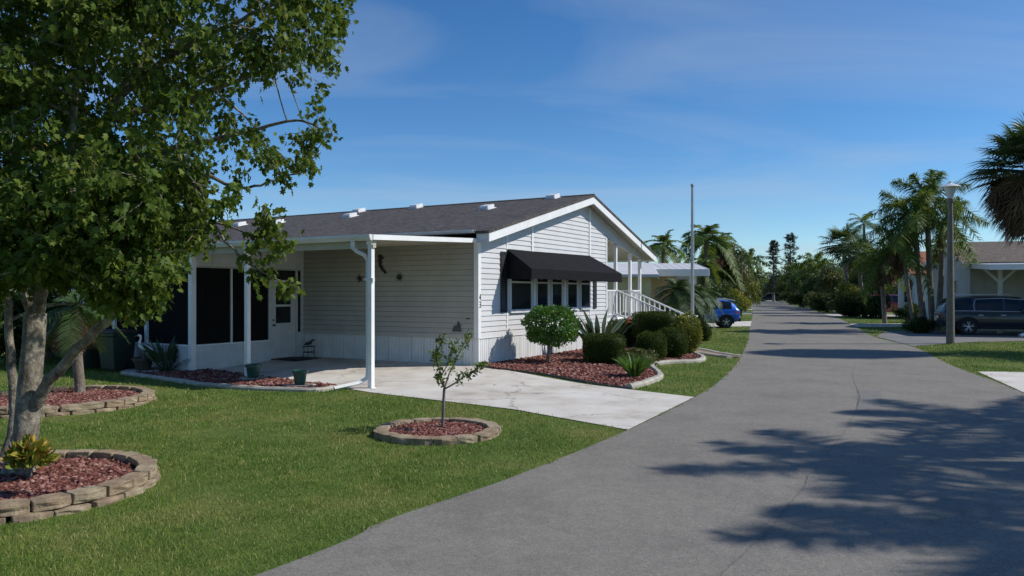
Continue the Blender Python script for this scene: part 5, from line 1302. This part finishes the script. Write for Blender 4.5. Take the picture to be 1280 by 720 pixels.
# ------------------------------------------------------------------ vehicles
def car(name, label, cat, loc, rz, st, paint, glass_x, wheels, wr, roofmat=None, tail='rear', details=None):
    """st: stations (x, z_low, z_belt, z_roof, half_low, half_belt, half_roof), front is +x"""
    t = thing(name, label, cat, loc, rz)
    st = [np.array(s, float) for s in st]
    def sec(s):
        x, zl, zb, zr, hl, hb, hr = s
        return [(x, 0, zl), (x, hl*.9, zl), (x, hl, zl+.10), (x, hb*1.005, zl+(zb-zl)*.5), (x, hb, zb-.05), (x, hb*.975, zb), (x, hr+(hb*.975-hr)*.5, zb+(zr-zb)*.52), (x, hr, zr-.055), (x, hr*.86, zr-.012), (x, hr*.45, zr+.004), (x, 0, zr+.008)]
    xs = np.array([s[0] for s in st])
    def interp(x): return np.array([np.interp(x, xs, [s[k] for s in st]) for k in range(7)])
    fine = sorted(set(list(np.round(np.linspace(xs[0], xs[-1], 46), 3))+list(xs)))
    S_ = [sec([x, *interp(x)[1:]]) for x in fine]; K = len(S_[0])
    mb = MB(); vs = []; ring = 2*K-2
    for s in S_: vs += s+[(p[0], -p[1], p[2]) for p in s[-2:0:-1]]
    fs = []; mi = []
    for i in range(len(S_)-1):
        for j in range(ring):
            fs.append((i*ring+j, i*ring+(j+1) % ring, (i+1)*ring+(j+1) % ring, (i+1)*ring+j)); mi.append(1 if roofmat and (j in range(8, 12)) and interp((fine[i]+fine[i+1])/2)[3] > max(s[3] for s in st)-.10 else 0)
    fs += [tuple(range(ring)), tuple(range((len(S_)-1)*ring, len(S_)*ring))[::-1]]; mi += [0, 0]
    mb.v = vs; mb.f = fs; mb.m = mi
    mb.build('body', [MT[paint], MT[roofmat or paint]], t, smooth=True)
    # side glass just proud of the body
    for x0, x1 in glass_x:
        for sg in (-1, 1):
            g = MB(); q = np.linspace(x0, x1, 7); P = []
            for x in q:
                s = interp(x); ss = sec([x, *s[1:]]); lo_, mid, hi_ = np.array(ss[5]), np.array(ss[6]), np.array(ss[7])
                P.append([lo_+(mid-lo_)*.10, mid, mid+(hi_-mid)*.88])
            for i in range(6):
                for j in range(2):
                    v = [P[i][j], P[i+1][j], P[i+1][j+1], P[i][j+1]]
                    g.quad(*[(p[0], sg*(p[1]+.006), p[2]) for p in v])
            g.build('side_window', MT['car_glass'], t, smooth=True)
    for (x0, x1, nm) in (details or {}).get('across', []):
        g = MB(); q = np.linspace(x0, x1, 6); P = []
        for x in q: P.append(sec([x, *interp(x)[1:]])[7:])
        for i in range(5):
            for j in range(3):
                v = [P[i][j], P[i+1][j], P[i+1][j+1], P[i][j+1]]
                for sg in (-1, 1): g.quad(*[(p[0], sg*p[1]*.97, p[2]+.009) for p in v])
        g.build(nm, MT['car_glass'], t, smooth=True)
    for x in wheels:
        for sg in (-1, 1):
            hw = interp(x)[5]
            w = thing_part('wheel', t, (x, sg*(hw-.055), wr))
            mb = MB(); mb.lathe([(wr*.62, -.11), (wr*.92, -.115), (wr, -.08), (wr, .08), (wr*.92, .115), (wr*.62, .11)], 30, axis='y'); mb.build('tyre', MT['rubber'], w, smooth=True)
            mb = MB(); mb.lathe([(wr*.64, -.05), (wr*.64, .05)], 30, axis='y', m=1)
            mb.lathe([(wr*.67, -.09), (wr*.67, .09), (wr*.60, .10), (wr*.60, -.10)], 30, axis='y')
            for i in range(5):
                a = 2*PI*i/5+.3
                for o_ in (-.20, .20):
                    c0 = (math.cos(a+o_*.4)*wr*.12, math.sin(a+o_*.4)*wr*.12); c1 = (math.cos(a+o_)*wr*.62, math.sin(a+o_)*wr*.62)
                    mb.tube([(c0[0], sg*.108, c0[1]), (c1[0], sg*.100, c1[1])], wr*.042, 4)
            mb.lathe([(wr*.17, .05*sg), (wr*.17, .112*sg), (wr*.02, .118*sg)], 14, axis='y'); mb.build('rim', [MT['alloy'], MT['black']], w)
            mb = MB(); n = 20; z0 = .30
            for i in range(n):
                a0, a1 = PI*(-.08+1.16*i/n), PI*(-.08+1.16*(i+1)/n); r0, r1 = wr*1.02, wr*1.24
                mb.quad(*[(math.cos(a)*r, sg*.112, math.sin(a)*r) for a, r in ((a0, r0), (a1, r0), (a1, r1), (a0, r1))])
                mb.quad(*[(math.cos(a)*r0, sg*y_, math.sin(a)*r0) for a, y_ in ((a0, .112), (a1, .112), (a1, -.1), (a0, -.1))])
            mb.build('wheel_arch', MT['rubber'], w)
    return t, interp, sec
def thing_part(name, parent, loc):
    o = bpy.data.objects.new(name, None); COL.objects.link(o); o.parent = parent; o.location = loc; o.empty_display_size = .1; return o

# slate SUV, tail towards the street
SV = [(-2.55, .52, .98, 1.02, .80, .86, .72), (-2.50, .40, 1.02, 1.12, .88, .93, .76), (-2.38, .36, 1.06, 1.42, .94, .97, .72), (-2.18, .34, 1.08, 1.68, .95, .98, .72), (-1.6, .30, 1.08, 1.76, .96, .99, .74), (-.3, .28, 1.07, 1.79, .96, .99, .75), (.55, .28, 1.05, 1.75, .96, .99, .73), (1.0, .28, 1.04, 1.50, .96, .98, .74), (1.38, .29, 1.06, 1.16, .95, .98, .82), (1.9, .30, 1.04, 1.09, .94, .97, .84), (2.4, .34, .98, 1.02, .90, .93, .80), (2.62, .42, .86, .90, .78, .80, .66)]
suvY = 35.6; suvX = (1203-CX)/F*suvY
fwd = R(-17)
cx_, cy_ = suvX+math.cos(fwd)*1.55, suvY+math.sin(fwd)*1.55
suv, it, sec_ = car('parked_suv', 'slate blue SUV parked under the right carport', 'suv', (cx_, cy_, GB+.01), fwd, SV, 'suv_paint', [(-2.2, -1.35), (-1.22, -.15), (-.05, .95)], (-1.55, 1.55), .38, details={'across': [(-2.40, -2.2, 'rear_window'), (.62, 1.36, 'windscreen')]})
for sg in (-1, 1):
    mb = MB(); mb.prism([(-2.565, sg*.52, 1.00), (-2.50, sg*.90, 1.00), (-2.12, sg*.992, 1.02), (-2.14, sg*.992, .88), (-2.50, sg*.94, .84), (-2.58, sg*.55, .90)], (0, 0, .015)) if False else mb.add([(-2.575, sg*.50, .985), (-2.525, sg*.90, .99), (-2.22, sg*.990, 1.0), (-2.575, sg*.52, .87), (-2.525, sg*.93, .80), (-2.24, sg*.995, .80)], [(0, 1, 4, 3), (1, 2, 5, 4)])
    mb.build('tail_light', MT['red_lens'], suv)
    mb = MB(); mb.tube([(-2.0, sg*.66, 1.79), (-1.9, sg*.66, 1.835), (.1, sg*.66, 1.86), (.25, sg*.66, 1.81)], .022, 6); mb.build('roof_rail', MT['alloy'], suv)
    mb = MB(); mb.box(.55, .75, sg*.99-.0, sg*1.17, 1.05, 1.2); mb.build('wing_mirror', MT['suv_paint'], suv, .03)
    for x in (-.25, -1.15): mb = MB(); mb.box(x, x+.2, sg*1.002-.02, sg*1.002+.012*sg, .90, .935); mb.build('door_handle', MT['alloy'], suv, .006)
    mb = MB(); mb.tube([(-2.25, sg*.985, 1.10), (-1.3, sg*.985, 1.105), (1.0, sg*.975, 1.075)], .014, 5); mb.tube([(-1.30, sg*.97, 1.11), (-1.32, sg*.90, 1.36), (-1.22, sg*.80, 1.64), (-.2, sg*.785, 1.68), (.7, sg*.77, 1.62), (1.15, sg*.86, 1.35), (1.40, sg*.95, 1.12)], .012, 5); mb.build('window_trim', MT['alloy'], suv)
    mb = MB(); mb.box(-1.05, 1.05, sg*.985-.02, sg*.985+.02, .30, .42); mb.build('sill_cladding', MT['rubber'], suv, .01)
mb = MB(); mb.box(-2.60, -2.52, -.5, .5, .955, .995); mb.build('chrome_strip', MT['alloy'], suv, .005)
mb = MB(); mb.box(-2.64, -2.40, -.9, .9, .38, .60); mb.build('bumper', MT['rubber'], suv, .04)
mb = MB(); mb.box(-2.605, -2.59, -.16, .16, .74, .86); mb.build('number_plate', MT['white'], suv)

BV = [(-2.08, .48, .92, .96, .72, .78, .66), (-2.02, .38, .98, 1.05, .82, .86, .68), (-1.85, .34, 1.02, 1.30, .88, .91, .62), (-1.62, .32, 1.02, 1.50, .89, .92, .62), (-1.2, .28, 1.01, 1.56, .90, .92, .64), (-.2, .26, .99, 1.58, .90, .92, .65), (.45, .26, .97, 1.54, .90, .92, .63), (.85, .26, .97, 1.30, .9, .92, .68), (1.2, .27, .98, 1.06, .9, .91, .76), (1.7, .30, .93, .98, .86, .88, .74), (1.98, .36, .84, .88, .76, .78, .64), (2.1, .44, .74, .78, .62, .64, .5)]
cb, it2, _ = car('parked_car', 'bright blue hatchback with white roof in the neighbouring drive', 'car', (10.5, 42.6, GB+.01), R(180-6), BV, 'blue_paint', [(-1.62, -.98), (-.88, -.05), (.03, .85)], (-1.32, 1.28), .34, 'white_paint_car', details={'across': [(-1.95, -1.64, 'rear_window'), (.5, 1.18, 'windscreen')]})
for sg in (-1, 1):
    mb = MB(); mb.add([(-2.075, sg*.50, .98), (-1.99, sg*.86, .99), (-1.80, sg*.925, .98), (-2.08, sg*.50, .86), (-2.01, sg*.87, .80), (-1.82, sg*.93, .82)], [(0, 1, 4, 3), (1, 2, 5, 4)]); mb.build('tail_light', MT['red_lens'], cb)
    mb = MB(); mb.tube([(-1.5, sg*.56, 1.57), (-1.3, sg*.56, 1.62), (.1, sg*.56, 1.64), (.2, sg*.56, 1.60)], .02, 6); mb.build('roof_rail', MT['alloy'], cb)
    mb = MB(); mb.box(-.9, .9, sg*.925-.015, sg*.925+.015, .28, .40); mb.build('sill_cladding', MT['rubber'], cb, .01)
mb = MB(); mb.prism([(-1.86, -.6, 1.47), (-1.86, .6, 1.47), (-1.55, .62, 1.55), (-1.55, -.62, 1.55)], (0, 0, .045)); mb.build('roof_spoiler', MT['white_paint_car'], cb, .012)
mb = MB(); mb.box(-2.13, -1.95, -.8, .8, .36, .54); mb.build('bumper', MT['rubber'], cb, .03)

RX, RYY = (1108-CX)/F*66, 66.5
rv, _, _ = car('parked_car', 'dark red car parked behind the palms by the white gabled house', 'car', (RX+.6, RYY, GB+.01), R(-12), SV, 'red_paint', [(-2.2, -1.35), (-1.22, -.15), (-.05, .95)], (-1.55, 1.55), .38, details={'across': [(-2.40, -2.2, 'rear_window'), (.62, 1.36, 'windscreen')]})
for sg in (-1, 1):
    mb = MB(); mb.add([(-2.575, sg*.60, 1.2), (-2.50, sg*.90, 1.2), (-2.22, sg*.990, 1.15), (-2.575, sg*.62, .87), (-2.525, sg*.93, .80), (-2.24, sg*.995, .80)], [(0, 1, 4, 3), (1, 2, 5, 4)]); mb.build('tail_light', MT['clear_lens'], rv)
fv, _, _ = car('parked_car', 'dark car standing at the right of the street end', 'car', ((963-CX)/F*172, 172, GB+.01), R(170), SV, 'black_paint_car', [(-2.2, -1.35), (-1.22, -.15), (-.05, .95)], (-1.55, 1.55), .38, details={'across': [(-2.40, -2.2, 'rear_window'), (.62, 1.36, 'windscreen')]})

# ------------------------------------------------------------------ other houses
def house(name, label, org, rz, W, L, zw, ridge, mats, over=.35, windows=(), lap=True, door=None):
    """local x along the ridge (0..L), y across (0..W); gable ends at x=0 and x=L"""
    t = thing(name, label, 'house', (*org, GB), rz); wall, roof, trim = mats
    mb = MB(); mb.prism([(0, 0, -.1), (0, W, -.1), (0, W, zw), (0, W/2, ridge-.06), (0, 0, zw)], (L, 0, 0))
    if lap:
        z = .35
        while z < ridge-.2:
            y0 = 0 if z < zw else (z-zw)/(ridge-zw)*W/2; z2 = z+.16
            if W-2*y0 > .4:
                mb.prism([(-.018, y0, z), (-.018, W-y0, z), (-.004, W-y0, z+.15), (-.004, y0, z+.15)], (.003, 0, 0))
            if z < zw-.2: mb.prism([(0, -.018, z), (L, -.018, z), (L, -.004, z+.15), (0, -.004, z+.15)], (0, .003, 0))
            z += .165
    mb.build('wall', MT[wall], t)
    s = (ridge-zw)/(W/2); th = .14
    mb = MB()
    mb.prism([(-over, -over, zw-s*over+th), (-over, W/2, ridge+th), (-over, W/2, ridge), (-over, -over, zw-s*over)], (L+2*over, 0, 0))
    mb.prism([(-over, W/2, ridge+th), (-over, W+over, zw-s*over+th), (-over, W+over, zw-s*over), (-over, W/2, ridge)], (L+2*over, 0, 0)); mb.build('roof', MT[roof], t)
    mb = MB()
    for x in (-over-.03, L+over+.002):
        if x > 0: mb.build('rake_board', MT[trim], t); mb = MB()
        mb.prism([(x, -over, zw-s*over+th-.01), (x, W/2, ridge+th-.01), (x, W/2, ridge-.10), (x, -over, zw-s*over-.10)], (.028, 0, 0)); mb.prism([(x, W/2, ridge+th-.01), (x, W+over, zw-s*over+th-.01), (x, W+over, zw-s*over-.10), (x, W/2, ridge-.10)], (.028, 0, 0))
    mb.build('rake_board', MT[trim], t)
    for side, a, b, z0, z1 in windows:
        P = (lambda q, o, z: (-o, q, z)) if side == 'g' else (lambda q, o, z: (q, -o, z))
        fr = MB(); v = Vector(P(0, .05, 0))-Vector(P(0, .02, 0)); w = .06
        for (c, d, e, f) in ((a-w, a, z0-w, z1+w), (b, b+w, z0-w, z1+w), (a, b, z0-w, z0), (a, b, z1, z1+w), (a, b, (z0+z1)/2-.02, (z0+z1)/2+.02)): fr.prism([P(c, .02, e), P(d, .02, e), P(d, .02, f), P(c, .02, f)], v)
        f_ = fr.build('window', MT[trim], t)
        g = MB(); g.prism([P(a, .022, z0), P(b, .022, z0), P(b, .022, z1), P(a, .022, z1)], Vector(P(0, .034, 0))-Vector(P(0, .022, 0))); g.build('pane', MT['glass'], f_)
    return t
def carport(t, x0, x1, y0, y1, z0, z1, posts, roof='metal_roof', trim='white_metal', brace=False):
    """flat carport roof from y0 (house side, z0) to y1 (z1), with posts"""
    mb = MB(); mb.prism([(x0, y0, z0), (x0, y1, z1), (x0, y1, z1-.09), (x0, y0, z0-.09)], (x1-x0, 0, 0)); mb.build('carport_roof', MT[roof], t)
    mb = MB(); mb.box(x0-.03, x1+.03, y1-.05, y1-.002, z1-.22, z1+.03)
    mb.prism([(x0-.03, y0, z0+.03), (x0-.03, y1, z1+.03), (x0-.03, y1, z1-.2), (x0-.03, y0, z0-.2)], (.028, 0, 0)); mb.build('carport_fascia', MT[trim], t)
    for x, y in posts:
        z = z0+(z1-z0)*(y-y0)/(y1-y0)-.09; mb = MB(); mb.box(x-.08, x+.08, y-.08, y+.08, -.1, z)
        if brace:
            for s in (-1, 1): mb.tube([(x+s*.07, y, z-.75), (x+s*.75, y, z-.05)], .07, 4)
        mb.build('carport_post', MT[trim], t)
    return t

# right: beige house with brown roof, carport towards the camera
DR = R(-18)                                       # street direction turned
cR = ((1213-CX)/F*38.6, 38.6)
# local x along the ridge (to the right), y away from the camera
hr = house('beige_house', 'beige house with brown shingle roof and white carport at the right edge', cR, R(-17), 9.0, 16, 3.45, 4.65, ('beige_wall', 'shingle_brown', 'white_metal'), .4,
           [('g', 2.6, 3.3, 1.2, 2.6), ('s', 3, 4.2, 1.3, 2.4)])
carport(hr, -.55, 14, .2, -5.2, 3.42, 3.18, ((.7, -2.2), (2.1, -4.9), (8.5, -4.9), (13.5, -4.9)), 'white_metal', 'white_metal', True)
mb = MB(); mb.box(-.45, 14, -.42, -.30, 3.25, 3.42); mb.build('eave_gutter', MT['white_metal'], hr)
mb = MB(); mb.tube([(2.0, -5.02, 3.0), (2.0, -5.02, .55), (1.9, -5.06, .38), (.6, -5.9, .16), (.35, -6.05, .10)], .085, 4, cap=False); mb.build('downspout', MT['white_metal'], hr)
mb = MB(); mb.tube([(8.0, 3.2, 4.3), (8.0, 3.2, 4.8)], .06, 8); mb.build('roof_pipe', MT['dark_metal'], hr)
# white gabled house with orange roof behind it
house('white_gabled_house', 'white gabled house with orange roof behind the palm cluster', ((1143-CX)/F*56, 56), R(-17), 6.2, 12, 3.4, 5.0, ('pale_wall', 'orange_roof', 'white_metal'), .35, [('g', .55, 1.9, 1.2, 2.9), ('g', 2.2, 3.5, 1.2, 2.9)])
# left neighbour: tan house with white metal roofs
nb = house('tan_house', 'tan house with white metal roof beyond the front porch', ((800-CX)/F*45, 44.5), R(174), 7.5, 16, 2.75, 3.4, ('tan_wall', 'metal_roof', 'white_metal'), .3, [])
t = thing('metal_carport', 'white metal carport attached to the tan house, near the flagpole', 'carport', (4.6, 40.2, GB), R(-4))
for (x0, x1, y0, y1, z0, z1, nm) in ((-.4, 2.6, 0, 4.4, 3.18, 3.6, 'left_roof_panel'), (2.3, 5.65, -.35, 4.4, 3.15, 3.66, 'roof_panel')):
    mb = MB(); mb.prism([(x0, y0, z0), (x0, y1, z1), (x0, y1, z1-.08), (x0, y0, z0-.08)], (x1-x0, 0, 0))
    x = x0+.2
    while x < x1: mb.prism([(x, y0, z0+.002), (x, y1, z1+.002), (x, y1, z1+.012), (x, y0, z0+.012)], (.02, 0, 0)); x += .4
    mb.build('roof_panel', MT['metal_roof'], t)
    mb = MB(); mb.box(x0, x1, y0-.05, y0-.002, z0-.34, z0+.02); mb.prism([(x1+.002, y0, z0+.02), (x1+.002, y1, z1+.02), (x1+.002, y1, z1-.25), (x1+.002, y0, z0-.34)], (.05, 0, 0)); mb.build('fascia', MT['white_metal'], t)
for x, y in ((-.2, .1), (2.4, .1), (5.0, .1), (5.4, 3.9)):
    mb = MB(); mb.box(x-.09, x+.09, y-.09, y+.09, -.1, 2.9); mb.build('carport_post', MT['white_metal'], t)
mb = MB(); mb.box(-.4, 4.6, 4.15, 4.3, -.1, 3.3); mb.build('back_wall', MT['tan_wall'], t)
mb = MB(); mb.box(.2, .95, 4.08, 4.14, 1.0, 2.4); mb.build('window', MT['glass'], t)
mb = MB(); mb.box(.1, .2, 4.06, 4.14, .9, 2.5); mb.box(.95, 1.05, 4.06, 4.14, .9, 2.5); mb.build('window_frame', MT['white_metal'], t)
mb = MB(); mb.box(4.6, 5.5, 4.1, 4.25, -.1, 3.3); mb.build('white_partition', MT['pale_wall'], t)
# pale house at the street end, and a wall seen at the far left
house('pale_house', 'low pale house closing the far end of the street', ((940-CX)/F*215, 215), R(-10), 9, 12, 3.0, 4.4, ('pale_wall', 'metal_roof', 'white_metal'), .4, [('s', 2, 3.4, 1, 2.3), ('s', 6, 7.4, 1, 2.3)], lap=False)
house('white_sided_house', 'white sided house glimpsed at the far left behind the big tree', (-22.3, 25.5), R(150), 9, 12, 3.3, 4.8, ('pale_wall', 'shingle', 'white'), .4, [('s', 3, 4.2, 1.2, 2.4)])
house('pale_sided_house', 'pale house half hidden by trees on the far right of the street', (50, 118), R(-17), 8, 14, 3.2, 4.5, ('pale_wall', 'metal_roof', 'white_metal'), .4, [('g', 2, 3.2, 1.2, 2.5)], lap=False)

# ------------------------------------------------------------------ light, sky, camera
SUN_EL, SUN_AZ = R(41.5), R(90)                   # from +X
sd = bpy.data.lights.new('sun', 'SUN'); sd.energy = SUN_E if 'SUN_E' in globals() else 5.0; sd.angle = R(.53); sd.color = (1, .95, .87)
so = bpy.data.objects.new('sun', sd); COL.objects.link(so)
dv = Vector((math.cos(SUN_EL), 0, math.sin(SUN_EL)))
so.rotation_euler = dv.to_track_quat('Z', 'Y').to_euler(); so.location = (20, 0, 25)
w = bpy.data.worlds.new('World'); S.world = w; w.use_nodes = True; nt = w.node_tree
bg = nt.nodes['Background']; sky = nt.nodes.new('ShaderNodeTexSky'); sky.sky_type = 'NISHITA'; sky.sun_disc = False
sky.sun_elevation = SUN_EL; sky.sun_rotation = R(90); sky.air_density = 1.0; sky.dust_density = .0; sky.ozone_density = 1.4; sky.altitude = 1200
tc = nt.nodes.new('ShaderNodeTexCoord'); sp = nt.nodes.new('ShaderNodeSeparateXYZ'); nt.links.new(tc.outputs['Generated'], sp.inputs[0])
mx_ = nt.nodes.new('ShaderNodeMath'); mx_.operation = 'MAXIMUM'; nt.links.new(sp.outputs['Z'], mx_.inputs[0]); mx_.inputs[1].default_value = .02
ad_ = nt.nodes.new('ShaderNodeMath'); ad_.operation = 'ADD'; nt.links.new(mx_.outputs[0], ad_.inputs[0]); ad_.inputs[1].default_value = .12
dvx = nt.nodes.new('ShaderNodeMath'); dvx.operation = 'DIVIDE'; nt.links.new(sp.outputs['X'], dvx.inputs[0]); nt.links.new(ad_.outputs[0], dvx.inputs[1])
dvy = nt.nodes.new('ShaderNodeMath'); dvy.operation = 'DIVIDE'; nt.links.new(sp.outputs['Y'], dvy.inputs[0]); nt.links.new(ad_.outputs[0], dvy.inputs[1])
cb_ = nt.nodes.new('ShaderNodeCombineXYZ'); nt.links.new(dvx.outputs[0], cb_.inputs[0]); nt.links.new(dvy.outputs[0], cb_.inputs[1])
mp = nt.nodes.new('ShaderNodeMapping'); mp.inputs['Rotation'].default_value = (0, 0, R(-24)); mp.inputs['Scale'].default_value = (.5, 1.15, 1); mp.inputs['Location'].default_value = (1.4, .35, 0); nt.links.new(cb_.outputs[0], mp.inputs['Vector'])
cn = nt.nodes.new('ShaderNodeTexNoise'); cn.inputs['Scale'].default_value = 1.0; cn.inputs['Detail'].default_value = 8; cn.inputs['Roughness'].default_value = .52; cn.inputs['Distortion'].default_value = .9; nt.links.new(mp.outputs[0], cn.inputs['Vector'])
cr = nt.nodes.new('ShaderNodeValToRGB'); cr.color_ramp.elements[0].position = .42; cr.color_ramp.elements[0].color = (0, 0, 0, 1); cr.color_ramp.elements[1].position = .80; cr.color_ramp.elements[1].color = (.40, .40, .40, 1); nt.links.new(cn.outputs['Fac'], cr.inputs[0])
mxs = nt.nodes.new('ShaderNodeMix'); mxs.data_type = 'RGBA'; nt.links.new(cr.outputs[0], mxs.inputs[0])
hs = nt.nodes.new('ShaderNodeHueSaturation'); hs.inputs['Saturation'].default_value = 1.28; hs.inputs['Value'].default_value = 1.22; nt.links.new(sky.outputs[0], hs.inputs['Color'])
tn = nt.nodes.new('ShaderNodeMix'); tn.data_type = 'RGBA'; tn.blend_type = 'MULTIPLY'; tn.inputs[0].default_value = 1; nt.links.new(hs.outputs[0], tn.inputs[6]); tn.inputs[7].default_value = (.79, .955, 1.10, 1)
nt.links.new(tn.outputs[2], mxs.inputs[6]); mxs.inputs[7].default_value = (5.2, 6.0, 7.2, 1)
nt.links.new(mxs.outputs[2], bg.inputs['Color']); bg.inputs['Strength'].default_value = .11
cam = bpy.data.cameras.new('camera'); co = bpy.data.objects.new('camera', cam); COL.objects.link(co)
co.location = (0, 0, CZ); co.rotation_euler = (PI/2, 0, 0); cam.sensor_width = 36; cam.lens = F/1280*36; cam.shift_y = (HY-360)/1280; cam.clip_start = .05; cam.clip_end = 6000
S.camera = co
S.view_settings.view_transform = 'Standard'; S.view_settings.look = 'None'; S.view_settings.gamma = 1; S.view_settings.use_curve_mapping = False; S.view_settings.exposure = -.25
S.cycles.max_bounces = 8; S.cycles.transparent_max_bounces = 12
S.cycles.use_denoising = True
